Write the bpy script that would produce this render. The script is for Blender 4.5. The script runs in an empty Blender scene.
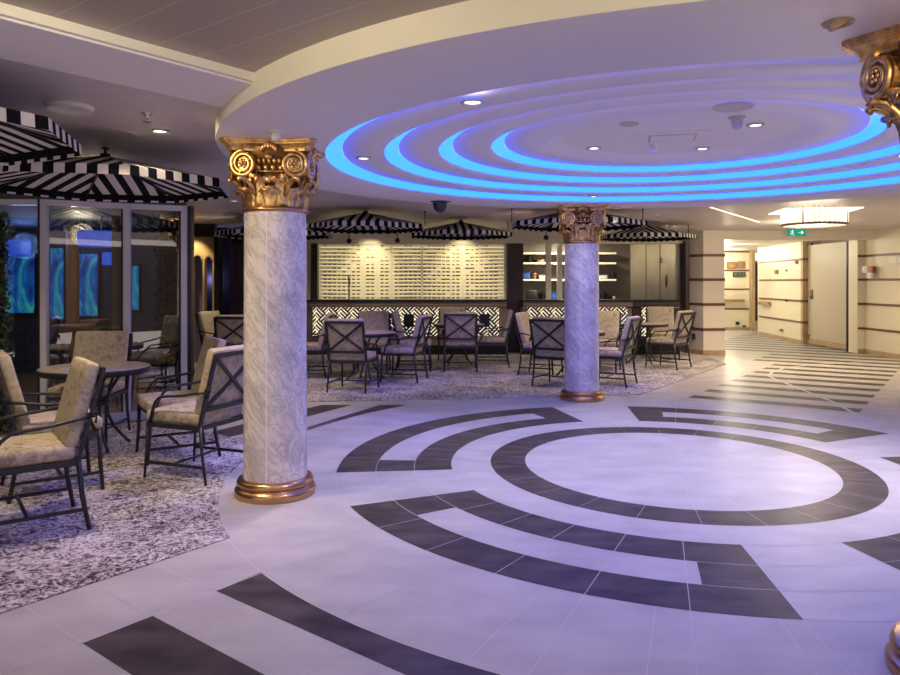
import bpy, math, random
from mathutils import Vector, Matrix
PI = math.pi
S = bpy.context.scene
COL = S.collection
random.seed(7)

# ------------------------------------------------------------------ camera
H = 1.55                      # eye height
F, CX, HY = 720.0, 450.0, 282.0
cam_d = bpy.data.cameras.new('camera')
cam = bpy.data.objects.new('camera', cam_d); COL.objects.link(cam)
cam.location = (0, 0, H); cam.rotation_euler = (PI/2, 0, 0)
cam_d.sensor_width = 36; cam_d.lens = F/900*36
cam_d.shift_y = -(337.5-HY)/900
cam_d.clip_start = 0.05
S.camera = cam

# ------------------------------------------------------------------ world, exposure
w = bpy.data.worlds.new('world'); S.world = w; w.use_nodes = True
w.node_tree.nodes['Background'].inputs[0].default_value = (0.68, 0.56, 0.52, 1)
w.node_tree.nodes['Background'].inputs[1].default_value = 1.0
S.view_settings.view_transform = 'Standard'; S.view_settings.look = 'None'
S.view_settings.gamma = 1; S.view_settings.exposure = 0.65; S.view_settings.use_curve_mapping = False

WARM = (1.0, 0.78, 0.50); PINK = (1.0, 0.79, 0.70); NEUT = (1.0, 0.88, 0.78)
def lamp(name, kind, loc, power, color, size=0.1, spot=None, blend=0.6, rot=(0, 0, 0), aim=None):
    d = bpy.data.lights.new(name, kind); d.energy = power; d.color = color
    o = bpy.data.objects.new(name, d); COL.objects.link(o); o.location = loc; o.rotation_euler = rot
    if kind == 'SPOT':
        d.spot_size = math.radians(spot or 100); d.spot_blend = blend; d.shadow_soft_size = size
    elif kind == 'POINT': d.shadow_soft_size = size
    elif kind == 'AREA': d.shape = 'DISK'; d.size = size
    if aim: o.rotation_euler = (Vector(aim)-Vector(loc)).to_track_quat('-Z', 'Y').to_euler()
    return o

def at(px, py, Y):            # point at depth Y seen at a pixel
    return Vector(((px-CX)*Y/F, Y, H+(HY-py)*Y/F))
def onz(px, py, z):           # point on the level z seen at a pixel
    Y = F*(H-z)/(py-HY); return Vector(((px-CX)*Y/F, Y, z))

UD = (0.6115, 0.7912, 0.0); VD = (-0.7912, 0.6115, 0.0)     # along and across the strips of the left side
ZR, ZL, ZH = 2.55, 2.64, 2.688                              # levels of the round soffit, low and raised ceilings
x = lambda px, Y: (px-CX)*Y/F

# ================================================================== LAMPS OF THE ROOM, AND ADDED FILL LAMPS
lamp('capital_spot', 'SPOT', (-1.9, 4.35, 2.50), 16, (1, 0.74, 0.40), 0.04, 75, 0.8, aim=(-1.3, 5.2, 2.1))
lamp('column_spot', 'SPOT', (1.0, 9.0, 2.50), 4, (1, 0.80, 0.52), 0.04, 80, 0.8, aim=(1.7, 9.5, 2.0))
lamp('near_column_spot', 'SPOT', (1.75, 2.1, 2.50), 14, (1, 0.80, 0.52), 0.04, 90, 0.8, aim=(2.0, 2.75, 2.2))
for px in (370, 462): lamp('screen_spot', 'SPOT', (x(px, 15.2), 15.2, 2.55), 30, (1, 0.84, 0.5), 0.05, 80, 0.8, aim=(x(px, 15.9), 15.9, 1.9))
for (a, c_, pw) in ((-1.9, 3.0, 26), (-4.2, 6.0, 50), (-2.4, 8.6, 60), (1.0, 11.3, 50), (-2.4, 11.2, 50), (3.0, 12.2, 60), (-1.2, 1.2, 5), (2.6, -0.4, 14), (-4.4, 11.5, 50), (4.6, 14.2, 35), (5.7, 13.3, 100)):  # last entry is an added lamp, put in to brighten the pillar
    z = ZH if (a*VD[0]+c_*VD[1]) < 3.25 and c_ < 3 else ZL
    lamp('downward_beam', 'SPOT', (a, c_, z-0.02), pw, WARM if c_ > 3 else PINK, 0.06, 120, 0.8)
for (a, c_, pw) in ((6.5, 17.0, 30), (7.3, 19.4, 58), (8.4, 22.2, 44)): lamp('corridor_point', 'POINT', (a, c_, 2.40), pw, (1, 0.90, 0.68), 0.2)
for px in (340, 400, 470, 560, 620): lamp('bar_fill_spot', 'SPOT', (x(px, 14.4), 14.4, 2.6), 22, (1, 0.82, 0.55), 0.05, 80, 0.8, aim=(x(px, 15.3), 15.3, 0.8))  # fill spots added to brighten the bar fronts
lamp('arch_spot', 'SPOT', (-4.8, 13.2, 2.5), 25, (1, 0.75, 0.4), 0.04, 80, 0.7, aim=(-4.8, 13.6, 1.6))
lamp('fascia_wash', 'SPOT', (-1.55, 1.9, 2.675), 34, (1, 0.86, 0.60), 0.02, 110, 0.9, aim=(-0.9, 3.6, 2.62))  # wash lamps added out of view to brighten the cream fascia
lamp('fascia_wash', 'SPOT', (0.55, 0.5, 2.675), 34, (1, 0.86, 0.60), 0.02, 110, 0.9, aim=(0.6, 2.8, 2.62))
lamp('carpet_downlight', 'SPOT', (-2.2, 4.70, 2.62), 82, (1, 0.77, 0.48), 0.06, 100, 0.8)
lamp('arch_violet_light', 'POINT', (-4.85, 14.15, 1.6), 5, (0.45, 0.40, 1), 0.1)
lamp('floor_downlight', 'SPOT', (4.4, 4.7, 2.53), 240, NEUT, 0.06, 120, 0.8)
for (a, c_, q, w_, pw) in ((-0.5, 9.1, (-1.2, 10.8, 0.5), 60, 95), (0.9, 9.6, (0.3, 12.0, 0.5), 60, 80), (2.6, 9.6, (2.3, 10.9, 0.5), 60, 85), (3.6, 9.3, (3.9, 12.4, 0.5), 50, 65), (-1.2, 6.9, (-2.2, 5.8, 0.5), 60, 80), (-1.0, 4.2, (-2.0, 4.0, 0), 60, 30), (0.2, 8.6, (-1.1, 7.5, 0), 60, 90)):
    lamp('violet_spot', 'SPOT', (a, c_, 2.52), pw, (0.30, 0.22, 1.0), 0.05, w_, 0.8, aim=q)  # violet spots added without fixtures, tint the chairs and floor
lamp('corridor_downlight', 'SPOT', (6.4, 12.6, 2.62), 70, (1, 0.74, 0.40), 0.06, 130, 0.8)
lamp('corridor_downlight', 'SPOT', (8.0, 13.4, 2.62), 90, (1, 0.78, 0.46), 0.06, 130, 0.8)
lamp('cafe_fill_spot', 'SPOT', (-4.0, 12.2, 2.62), 60, (1, 0.78, 0.46), 0.06, 110, 0.8)  # added spot without a fixture, brightens the chair by the arches
lamp('corridor_point', 'POINT', (6.2, 12.9, 2.35), 24, (1, 0.82, 0.56), 0.2)  # added point lamp without a fixture, brightens the pillar front

# ------------------------------------------------------------------ materials
def mat(name, col, rough=0.5, metal=0.0, emit=None, estr=0.0, spec=0.5, coat=0.0, trans=0.0, ior=1.45):
    m = bpy.data.materials.new(name); m.use_nodes = True
    b = m.node_tree.nodes['Principled BSDF']
    b.inputs['Base Color'].default_value = (*col, 1); b.inputs['Roughness'].default_value = rough
    b.inputs['Metallic'].default_value = metal; b.inputs['Specular IOR Level'].default_value = spec
    b.inputs['Coat Weight'].default_value = coat; b.inputs['Transmission Weight'].default_value = trans
    b.inputs['IOR'].default_value = ior
    if emit: b.inputs['Emission Color'].default_value = (*emit, 1); b.inputs['Emission Strength'].default_value = estr
    return m
class NT:
    def __init__(s, m): s.t = m.node_tree; s.b = s.t.nodes['Principled BSDF']
    def n(s, typ, **k):
        x = s.t.nodes.new(typ)
        for a, v in k.items():
            if a.startswith('_'): x.inputs[int(a[1:])].default_value = v
            else: setattr(x, a, v)
        return x
    def l(s, a, b): s.t.links.new(a, b)
    def coord(s): return s.n('ShaderNodeTexCoord').outputs['Object']
    def ramp(s, fac, stops, interp='LINEAR'):
        r = s.n('ShaderNodeValToRGB'); r.color_ramp.interpolation = interp
        e = r.color_ramp.elements
        while len(e) < len(stops): e.new(0.5)
        for i, (p, c) in enumerate(stops): e[i].position = p; e[i].color = (*c, 1)
        s.l(fac, r.inputs[0]); return r.outputs[0]
    def noise(s, vec, scale, detail=4, rough=0.55, dist=0.0):
        x = s.n('ShaderNodeTexNoise'); x.inputs['Scale'].default_value = scale; x.inputs['Detail'].default_value = detail
        x.inputs['Roughness'].default_value = rough; x.inputs['Distortion'].default_value = dist
        s.l(vec, x.inputs['Vector']); return x.outputs['Fac']
    def mathn(s, op, a, b=None):
        x = s.n('ShaderNodeMath', operation=op)
        for i, v in enumerate((a, b)):
            if v is None: continue
            if isinstance(v, (int, float)): x.inputs[i].default_value = v
            else: s.l(v, x.inputs[i])
        return x.outputs[0]
    def dot(s, vec, d):
        x = s.n('ShaderNodeVectorMath', operation='DOT_PRODUCT'); s.l(vec, x.inputs[0]); x.inputs[1].default_value = d
        return x.outputs['Value']
    def mix(s, fac, a, b):
        x = s.n('ShaderNodeMix', data_type='RGBA')
        if isinstance(fac, (int, float)): x.inputs[0].default_value = fac
        else: s.l(fac, x.inputs[0])
        for i, v in ((6, a), (7, b)):
            if isinstance(v, tuple): x.inputs[i].default_value = (*v, 1)
            else: s.l(v, x.inputs[i])
        return x.outputs[2]
    def bump(s, h, strength=0.2, dist=0.01):
        x = s.n('ShaderNodeBump'); x.inputs['Strength'].default_value = strength; x.inputs['Distance'].default_value = dist
        s.l(h, x.inputs['Height']); s.l(x.outputs[0], s.b.inputs['Normal'])
    def base(s, c): s.l(c, s.b.inputs['Base Color'])
    def scale(s, vec, v):
        x = s.n('ShaderNodeMapping'); x.inputs['Scale'].default_value = v; s.l(vec, x.inputs[0]); return x.outputs[0]

def noisy(name, c1, c2, scale, rough=0.5, detail=4, stretch=(1, 1, 1), lo=0.35, hi=0.65, bump=0.0, **k):
    m = mat(name, c1, rough, **k); t = NT(m)
    f = t.noise(t.scale(t.coord(), stretch), scale, detail)
    t.base(t.ramp(f, [(lo, c1), (hi, c2)]))
    if bump: t.bump(f, bump, 0.005)
    return m

M = {}
M['tile'] = noisy('light_tile', (0.40, 0.38, 0.385), (0.53, 0.51, 0.505), 2.2, 0.40, 9, (1.0, 1.7, 1), 0.30, 0.70, spec=0.25)
M['dark_tile'] = noisy('dark_tile', (0.040, 0.031, 0.034), (0.105, 0.086, 0.090), 3.0, 0.36, 9, (1, 2.4, 1), 0.32, 0.70, spec=0.14)
M['grout'] = mat('tile_grout', (0.54, 0.52, 0.52), 0.5)
def carpet_mat():
    m = mat('carpet_pile', (0.3, 0.28, 0.3), 0.95, spec=0.1); t = NT(m); c = t.coord()
    n0 = t.noise(c, 2.0, 3); n1 = t.noise(c, 9.0, 5, 0.6, 2.2); n2 = t.noise(c, 30, 4, 0.7, 1.2); n3 = t.noise(c, 90, 2)
    ridge = t.mathn('SUBTRACT', 1.0, t.mathn('MINIMUM', t.mathn('MULTIPLY', t.mathn('ABSOLUTE', t.mathn('SUBTRACT', n1, 0.5)), 9.0), 1.0))
    f = t.mathn('ADD', t.mathn('ADD', t.mathn('MULTIPLY', n0, 0.25), t.mathn('MULTIPLY', n2, 0.75)), t.mathn('MULTIPLY', ridge, 0.20))
    f = t.mathn('ADD', f, t.mathn('MULTIPLY', t.mathn('SUBTRACT', n3, 0.5), 0.25))
    t.base(t.ramp(f, [(0.42, (0.038, 0.030, 0.038)), (0.53, (0.15, 0.13, 0.14)), (0.61, (0.38, 0.35, 0.365)), (0.72, (0.68, 0.64, 0.65))]))
    t.bump(n2, 0.5, 0.01); return m
M['carpet'] = carpet_mat()
M['soffit'] = mat('soffit_paint', (0.83, 0.79, 0.80), 0.55)
M['cream'] = noisy('cream_paint', (0.86, 0.81, 0.64), (0.90, 0.85, 0.68), 3, 0.55)
M['trimwhite'] = mat('trim_paint', (0.85, 0.82, 0.72), 0.5)
M['gap'] = mat('shadow_gap', (0.03, 0.025, 0.03), 0.8)
def plank(name, col, line, direction, pitch, width, off=0.0, rough=0.4):
    m = mat(name, col, rough); t = NT(m); d = t.dot(t.coord(), direction)
    f = t.mathn('FRACT', t.mathn('ADD', t.mathn('DIVIDE', d, pitch), off))
    g = t.mathn('LESS_THAN', f, width/pitch)
    t.base(t.mix(g, col, line)); return m
M['highplank'] = plank('ceiling_planks', (0.40, 0.335, 0.28), (0.52, 0.45, 0.38), UD, 0.235, 0.010, 0.05)
M['lowplank'] = plank('ceiling_slats', (0.62, 0.555, 0.555), (0.74, 0.68, 0.67), (0.12, 0.99, 0), 0.20, 0.012)
M['cyan'] = mat('cyan_led', (0.03, 0.12, 0.3), 0.5, emit=(0.050, 0.345, 4.3), estr=1.0)
def marble():
    m = mat('veined_marble', (0.8, 0.75, 0.72), 0.16, coat=0.3); t = NT(m); c = t.coord()
    v0 = t.n('ShaderNodeMapping'); v0.inputs['Rotation'].default_value = (0.35, -0.9, 0.0); t.l(c, v0.inputs[0])
    v = t.n('ShaderNodeMapping'); v.inputs['Scale'].default_value = (1.0, 5.0, 5.0); t.l(v0.outputs[0], v.inputs[0])
    n1 = t.noise(v.outputs[0], 1.6, 7, 0.62, 0.7); n2 = t.noise(v.outputs[0], 3.4, 5, 0.6, 1.2)
    vein = t.mathn('MINIMUM', t.mathn('MULTIPLY', t.mathn('ABSOLUTE', t.mathn('SUBTRACT', n2, 0.47)), 16.0), 1.0)
    a = t.ramp(n1, [(0.33, (0.58, 0.535, 0.53)), (0.46, (0.77, 0.725, 0.70)), (0.62, (0.87, 0.83, 0.80))])
    t.base(t.mix(t.mathn('MULTIPLY', t.mathn('SUBTRACT', 1.0, vein), 0.62), a, (0.40, 0.36, 0.37))); return m
M['marble'] = marble()
M['seam'] = mat('marble_seam', (0.88, 0.84, 0.80), 0.3)
def gold():
    m = mat('antique_gold', (0.8, 0.5, 0.2), 0.38, 1.0); t = NT(m); n1 = t.noise(t.coord(), 24, 3)
    t.base(t.ramp(n1, [(0.35, (0.50, 0.29, 0.10)), (0.62, (0.86, 0.60, 0.28))])); return m
M['gold'] = gold()
M['shadegold'] = mat('shaded_gold', (0.16, 0.085, 0.03), 0.5, 0.8)  # capital bell coloured dark for the shade between the ornaments
M['bronze'] = mat('bronze_base', (0.55, 0.32, 0.16), 0.30, 1.0)
M['iron'] = noisy('dark_iron', (0.014, 0.015, 0.022), (0.026, 0.027, 0.036), 30, 0.42, spec=0.6)
M['tie'] = mat('black_tie', (0.008, 0.008, 0.010), 0.7)
def fabric():
    m = mat('mottled_fabric', (0.5, 0.45, 0.36), 0.85, spec=0.2); t = NT(m); c = t.coord()
    n1 = t.noise(c, 13, 4, 0.6, 1.6); n2 = t.noise(c, 5, 2)
    f = t.mathn('ADD', t.mathn('MULTIPLY', n1, 0.75), t.mathn('MULTIPLY', n2, 0.25))
    t.base(t.ramp(f, [(0.32, (0.22, 0.175, 0.13)), (0.43, (0.40, 0.335, 0.24)), (0.53, (0.52, 0.45, 0.325)), (0.7, (0.58, 0.51, 0.39))])); return m
M['fabric'] = fabric()
M['tabletop'] = noisy('stone_tabletop', (0.42, 0.34, 0.29), (0.55, 0.47, 0.41), 14, 0.28)
M['black_cloth'] = mat('black_stripe', (0.008, 0.008, 0.012), 0.85, spec=0.15)
M['white_cloth'] = mat('white_stripe', (0.74, 0.71, 0.70), 0.85, spec=0.15)
M['black'] = mat('black_satin', (0.012, 0.012, 0.014), 0.4)
M['darkwood'] = noisy('dark_wood', (0.040, 0.028, 0.027), (0.070, 0.048, 0.044), 6, 0.42, 5, (1, 1, 0.1))
M['brownwood'] = noisy('brown_wood', (0.30, 0.16, 0.07), (0.42, 0.24, 0.11), 5, 0.4, 5, (1, 1, 0.1))
M['stripwood'] = mat('wood_strip', (0.17, 0.065, 0.035), 0.4)
M['tanwood'] = noisy('tan_wood', (0.42, 0.30, 0.17), (0.50, 0.37, 0.22), 6, 0.4)
M['padding'] = mat('brown_padding', (0.30, 0.23, 0.19), 0.6)
M['fret'] = mat('backlit_fretwork', (0.85, 0.78, 0.62), 0.5, emit=(1.0, 0.86, 0.64), estr=0.42)
M['lightpanel'] = mat('backlit_panel', (0.9, 0.85, 0.6), 0.5, emit=(1.0, 0.84, 0.50), estr=0.20)
M['slat'] = mat('cream_slat', (0.90, 0.85, 0.68), 0.25, emit=(1.0, 0.84, 0.50), estr=0.11)  # faint glow stands in for backlight coming through the slats
M['notch'] = mat('bronze_notch', (0.10, 0.075, 0.045), 0.4, 0.2)
M['wallcream'] = plank('panel_wall', (0.78, 0.72, 0.56), (0.62, 0.56, 0.43), (0.0, 1.0, 0), 0.60, 0.006)
M['wallpink'] = mat('pillar_panel', (0.80, 0.73, 0.62), 0.4)
M['doorcream'] = mat('door_panel_paint', (0.56, 0.50, 0.39), 0.45)
M['steel'] = noisy('brushed_steel', (0.20, 0.19, 0.15), (0.25, 0.235, 0.19), 2, 0.30, 2, (2, 2, 0.5), metal=1.0)
M['chrome'] = mat('chrome', (0.75, 0.75, 0.75), 0.15, 1.0)
M['whiteframe'] = mat('white_frame', (0.70, 0.68, 0.72), 0.35)
def glassmat():
    m = bpy.data.materials.new('clear_glass'); m.use_nodes = True; nt = m.node_tree
    for n in list(nt.nodes): nt.nodes.remove(n)
    o = nt.nodes.new('ShaderNodeOutputMaterial'); mx = nt.nodes.new('ShaderNodeMixShader')
    tr = nt.nodes.new('ShaderNodeBsdfTransparent'); tr.inputs[0].default_value = (0.86, 0.88, 0.87, 1)
    gl = nt.nodes.new('ShaderNodeBsdfGlossy'); gl.inputs['Roughness'].default_value = 0.01; gl.inputs[0].default_value = (1, 1, 1, 1)
    fr = nt.nodes.new('ShaderNodeFresnel'); fr.inputs[0].default_value = 1.62
    mu = nt.nodes.new('ShaderNodeMath'); mu.operation = 'MULTIPLY'; mu.inputs[1].default_value = 2.6; mu.use_clamp = True
    nt.links.new(fr.outputs[0], mu.inputs[0]); nt.links.new(mu.outputs[0], mx.inputs[0]); nt.links.new(tr.outputs[0], mx.inputs[1]); nt.links.new(gl.outputs[0], mx.inputs[2])
    nt.links.new(mx.outputs[0], o.inputs[0]); return m
M['glass'] = glassmat()
M['lampglow'] = mat('lamp_glow', (1, 0.95, 0.85), 0.4, emit=(1.0, 0.90, 0.74), estr=5)
M['crystal'] = mat('crystal_glow', (1, 0.95, 0.85), 0.2, emit=(1.0, 0.86, 0.60), estr=0.62)
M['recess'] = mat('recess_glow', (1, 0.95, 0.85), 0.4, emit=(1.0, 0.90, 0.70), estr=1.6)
M['stripglow'] = mat('warm_strip_glow', (1, 0.9, 0.7), 0.4, emit=(1.0, 0.82, 0.58), estr=0.9)
M['shelfglow'] = mat('shelf_glow', (1, 0.9, 0.7), 0.4, emit=(1.0, 0.82, 0.58), estr=0.18)
M['fixture'] = mat('fixture_paint', (0.55, 0.50, 0.48), 0.45)
M['dome'] = mat('dark_dome', (0.03, 0.03, 0.05), 0.12, coat=0.5)
M['green'] = mat('green_sign', (0.0, 0.30, 0.18), 0.4, emit=(0.0, 0.40, 0.27), estr=0.3)
M['signwhite'] = mat('sign_white', (0.9, 0.9, 0.9), 0.4, emit=(0.9, 1.0, 0.95), estr=0.5)
M['darkgreen'] = mat('dark_green_plate', (0.03, 0.10, 0.075), 0.4)
M['plaque'] = mat('bronze_plaque', (0.30, 0.20, 0.10), 0.4, 0.3)
M['white'] = mat('white_plastic', (0.82, 0.80, 0.76), 0.35)
M['red'] = mat('red_plastic', (0.35, 0.07, 0.05), 0.4)
M['leaf'] = noisy('hedge_leaf', (0.02, 0.055, 0.012), (0.06, 0.12, 0.03), 9, 0.5)
M['twig'] = mat('hedge_core', (0.012, 0.02, 0.010), 0.9)
def screen():
    m = mat('screen_image', (0.02, 0.02, 0.03), 0.2); t = NT(m)
    n1 = t.noise(t.scale(t.coord(), (1.2, 1, 0.6)), 2.4, 4, 0.5, 1.5)
    c = t.ramp(n1, [(0.30, (0.005, 0.03, 0.20)), (0.45, (0.01, 0.12, 0.55)), (0.56, (0.03, 0.42, 0.50)), (0.68, (0.15, 0.60, 0.35))])
    t.l(c, t.b.inputs['Emission Color']); t.b.inputs['Emission Strength'].default_value = 0.42; return m
M['screen'] = screen()
M['bluelamp'] = mat('blue_lampshade', (0.1, 0.2, 0.7), 0.5, emit=(0.02, 0.09, 0.75), estr=0.5)
M['orange'] = noisy('orange_floor', (0.42, 0.20, 0.06), (0.52, 0.27, 0.09), 4, 0.4)
M['dimwall'] = mat('dim_wall', (0.07, 0.07, 0.085), 0.6)
M['goldwall'] = noisy('gold_wall', (0.52, 0.38, 0.20), (0.60, 0.45, 0.25), 3, 0.45)
M['kitchen'] = mat('kitchen_wall', (0.22, 0.19, 0.15), 0.5)
M['bluebox'] = mat('blue_tub', (0.05, 0.14, 0.5), 0.4)
M['copper'] = mat('copper_pot', (0.7, 0.36, 0.18), 0.3, 1.0)

# ------------------------------------------------------------------ mesh builder
class MB:
    def __init__(s): s.v = []; s.f = []; s.m = []; s.s = []
    def add(s, vs, fs, mi=0, smooth=False, T=None):
        o = len(s.v)
        for v in vs:
            v = Vector(v); s.v.append(T @ v if T else v)
        for f in fs: s.f.append([i+o for i in f]); s.m.append(mi); s.s.append(smooth)
        return s
    def box(s, c, d, mi=0, T=None):
        x, y, z = c; a, b, e = d[0]/2, d[1]/2, d[2]/2
        vs = [(x+i*a, y+j*b, z+k*e) for k in (-1, 1) for j in (-1, 1) for i in (-1, 1)]
        return s.add(vs, [(0, 2, 3, 1), (4, 5, 7, 6), (0, 1, 5, 4), (2, 6, 7, 3), (0, 4, 6, 2), (1, 3, 7, 5)], mi, False, T)
    def bar(s, p, q, wx, wy, mi=0, up=(0, 0, 1), T=None):
        p, q = Vector(p), Vector(q); d = (q-p); L = d.length; d.normalize(); up = Vector(up)
        if abs(d.dot(up)) > 0.98: up = Vector((0, 1, 0))
        a = d.cross(up).normalized(); b = a.cross(d)
        vs = [o+a*i*wx/2+b*j*wy/2 for o in (p, q) for (i, j) in ((-1, -1), (1, -1), (1, 1), (-1, 1))]
        return s.add(vs, [(0, 1, 2, 3), (7, 6, 5, 4), (0, 4, 5, 1), (1, 5, 6, 2), (2, 6, 7, 3), (3, 7, 4, 0)], mi, False, T)
    def tube(s, path, r, n=8, mi=0, T=None, closed=False, flat=1.0):
        P = [Vector(p) for p in path]; N = len(P); vs = []; pb = None
        for i in range(N):
            if closed: d = P[(i+1) % N]-P[i-1]
            else: d = P[min(i+1, N-1)]-P[max(i-1, 0)]
            d.normalize()
            if pb is None:
                u = Vector((0, 0, 1)) if abs(d.z) < 0.9 else Vector((1, 0, 0))
                a = d.cross(u).normalized()
            else: a = (pb - d*pb.dot(d)).normalized()
            pb = a; b = d.cross(a); rr = r[i] if isinstance(r, (list, tuple)) else r
            for k in range(n):
                t = 2*PI*k/n; vs.append(P[i]+a*math.cos(t)*rr+b*math.sin(t)*rr*flat)
        fs = []
        for i in range(N if closed else N-1):
            j = (i+1) % N
            for k in range(n): fs.append((i*n+k, i*n+(k+1) % n, j*n+(k+1) % n, j*n+k))
        if not closed: fs += [tuple(range(n-1, -1, -1)), tuple(range((N-1)*n, N*n))]
        return s.add(vs, fs, mi, True, T)
    def lathe(s, prof, c=(0, 0, 0), n=48, mi=0, cap=True, T=None, a0=0, a1=2*PI):
        full = abs(a1-a0-2*PI) < 1e-6; K = n if full else n+1; vs = []
        for r, z in prof:
            for k in range(K):
                t = a0+(a1-a0)*k/n; vs.append((c[0]+r*math.cos(t), c[1]+r*math.sin(t), c[2]+z))
        fs = []
        for i in range(len(prof)-1):
            for k in range(n):
                k2 = (k+1) % K; fs.append((i*K+k, i*K+k2, (i+1)*K+k2, (i+1)*K+k))
        s.add(vs, fs, mi, True, T)
        if cap and full:
            for i in (0, len(prof)-1):
                if prof[i][0] > 1e-4: s.add(vs[i*K:(i+1)*K], [tuple(range(K))], mi, False, T)
        return s
    def prism(s, pts, z0, z1, mi=0, T=None):
        n = len(pts); vs = [(p[0], p[1], z) for z in (z0, z1) for p in pts]
        return s.add(vs, [tuple(range(n-1, -1, -1)), tuple(range(n, 2*n))]+[(i, (i+1) % n, n+(i+1) % n, n+i) for i in range(n)], mi, False, T)
    def ell(s, c, r, n=10, k=7, mi=0, T=None):
        vs = []; fs = []
        for i in range(k+1):
            p = PI*i/k
            for j in range(n):
                t = 2*PI*j/n; vs.append((c[0]+r[0]*math.sin(p)*math.cos(t), c[1]+r[1]*math.sin(p)*math.sin(t), c[2]+r[2]*math.cos(p)))
        for i in range(k):
            for j in range(n): fs.append((i*n+j, i*n+(j+1) % n, (i+1)*n+(j+1) % n, (i+1)*n+j))
        return s.add(vs, fs, mi, True, T)
    def cushion(s, c, d, r, crown=0.0, n=7, mi=0, T=None):
        h = [x/2 for x in d]; vs = []; fs = []
        for ax in range(3):
            for sg in (-1, 1):
                o = len(vs); b, e = (ax+1) % 3, (ax+2) % 3
                for i in range(n+1):
                    for j in range(n+1):
                        p = [0, 0, 0]; p[ax] = sg*h[ax]
                        fi = -math.cos(PI*i/n); fj = -math.cos(PI*j/n)
                        p[b] = fi*h[b]; p[e] = fj*h[e]
                        q = Vector([max(-h[k]+r, min(h[k]-r, p[k])) for k in range(3)])
                        dv = Vector(p)-q
                        if dv.length > 1e-6: dv = dv.normalized()*r
                        p2 = q+dv
                        bx = (1-(p2[0]/h[0])**2)*(1-(p2[1]/h[1])**2) if crown else 0
                        if crown: p2.z += crown*bx*(1 if p2.z > 0 else -0.3)
                        vs.append(p2+Vector(c))
                for i in range(n):
                    for j in range(n):
                        q4 = (o+i*(n+1)+j, o+(i+1)*(n+1)+j, o+(i+1)*(n+1)+j+1, o+i*(n+1)+j+1)
                        fs.append(q4 if sg > 0 else q4[::-1])
        return s.add(vs, fs, mi, True, T)
    def build(s, name, mats, parent=None, mod=None):
        me = bpy.data.meshes.new(name); me.from_pydata([tuple(v) for v in s.v], [], s.f)
        if not isinstance(mats, (list, tuple)): mats = [mats]
        for m in mats: me.materials.append(m)
        me.polygons.foreach_set('material_index', s.m); me.polygons.foreach_set('use_smooth', s.s)
        me.update()
        o = bpy.data.objects.new(name, me); COL.objects.link(o)
        if parent: o.parent = parent
        if mod:
            k = o.modifiers.new('thickness', 'SOLIDIFY'); k.thickness = mod; k.offset = 0
        return o
def tag(o, label, cat, group=None, kind=None):
    o['label'] = label; o['category'] = cat
    if group: o['group'] = group
    if kind: o['kind'] = kind
    return o
def thing(name, label, cat, loc=(0, 0, 0), rz=0.0, group=None):
    o = bpy.data.objects.new(name, None); COL.objects.link(o); o.empty_display_size = 0.1
    o.location = loc; o.rotation_euler = (0, 0, rz); return tag(o, label, cat, group)
def struct(o, label=None):
    o['kind'] = 'structure'
    if label: o['label'] = label
    return o
CH = {}
def copy_tree(o, parent=None):
    c = o.copy(); COL.objects.link(c); c.parent = parent
    for ch in list(o.children): copy_tree(ch, c)
    return c
def dup(src, loc, rz, label, group=None):
    c = copy_tree(src); c.location = loc; c.rotation_euler = (0, 0, rz); c['label'] = label
    if group: c['group'] = group
    return c

# ================================================================== STRUCTURE
C = Vector((1.911, 6.137, 0))
def pol(r, deg, z=0.0): a = math.radians(deg); return Vector((C.x+r*math.cos(a), C.y+r*math.sin(a), z))
def uv(u, v, z=0.0): return Vector((u*UD[0]+v*VD[0], u*UD[1]+v*VD[1], z))

# ---- floor: one mesh, light tiles with inlaid dark tiles and joints
fb = MB(); fb.box((1.5, 13.2, -0.1), (26, 26.4, 0.2), 0)
Z1, Z2 = 0.0007, 0.0012
def sector(r0, r1, a0, a1, mi=1, z=Z1):
    n = max(2, int(abs(a1-a0)/1.5)); vs = []
    for i in range(n+1):
        a = a0+(a1-a0)*i/n; vs += [pol(r0, a, z), pol(r1, a, z)]
    fb.add(vs, [(2*i, 2*i+1, 2*i+3, 2*i+2) for i in range(n)], mi)
def poly(pts, mi=1, z=Z1): fb.add([(p[0], p[1], z) for p in pts], [tuple(range(len(pts)))], mi)
def joint(p, q, wd=0.007, mi=2, z=Z2):
    p, q = Vector((p[0], p[1], z)), Vector((q[0], q[1], z)); d = (q-p).normalized(); s_ = Vector((-d.y, d.x, 0))*wd/2
    fb.add([p-s_, q-s_, q+s_, p+s_], [(0, 1, 2, 3)], mi)
def arcjoint(r, a0, a1, wd=0.007): sector(r-wd/2, r+wd/2, a0, a1, 2, Z2)
sector(1.264, 1.562, 0, 360)
RB = (1.90, 2.213, 2.53, 2.85)
US = [(-156.0, -95.8, 8.4), (103.0, 185.8, 8.8), (25.3, 84.1, 8.3), (-77.5, 7.0, 8.4)]
for a0, a1, e in US:
    sector(RB[0], RB[1], a0, a1); sector(RB[2], RB[3], a0, a1)
    sector(RB[1], RB[2], a0, a0+e); sector(RB[1], RB[2], a1-e, a1)
    for k in range(1, int((a1-a0)/10)):                        # tile joints inside the dark bands
        a = a0+(a1-a0)*k/int((a1-a0)/10)
        joint(pol(RB[0], a), pol(RB[3]+0.85, a), 0.004)
    for r in RB[1:3]: arcjoint(r, a0, a0+e, 0.004); arcjoint(r, a1-e, a1, 0.004)
prev = [(-95.8, -77.5), (7.0, 25.3), (84.1, 103.0), (185.8, 204.0)]
for a0, a1 in prev:
    for r in RB: arcjoint(r, a0, a1, 0.005)
    for a in (a0, a1): joint(pol(1.562, a), pol(3.71, a), 0.005)
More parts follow.
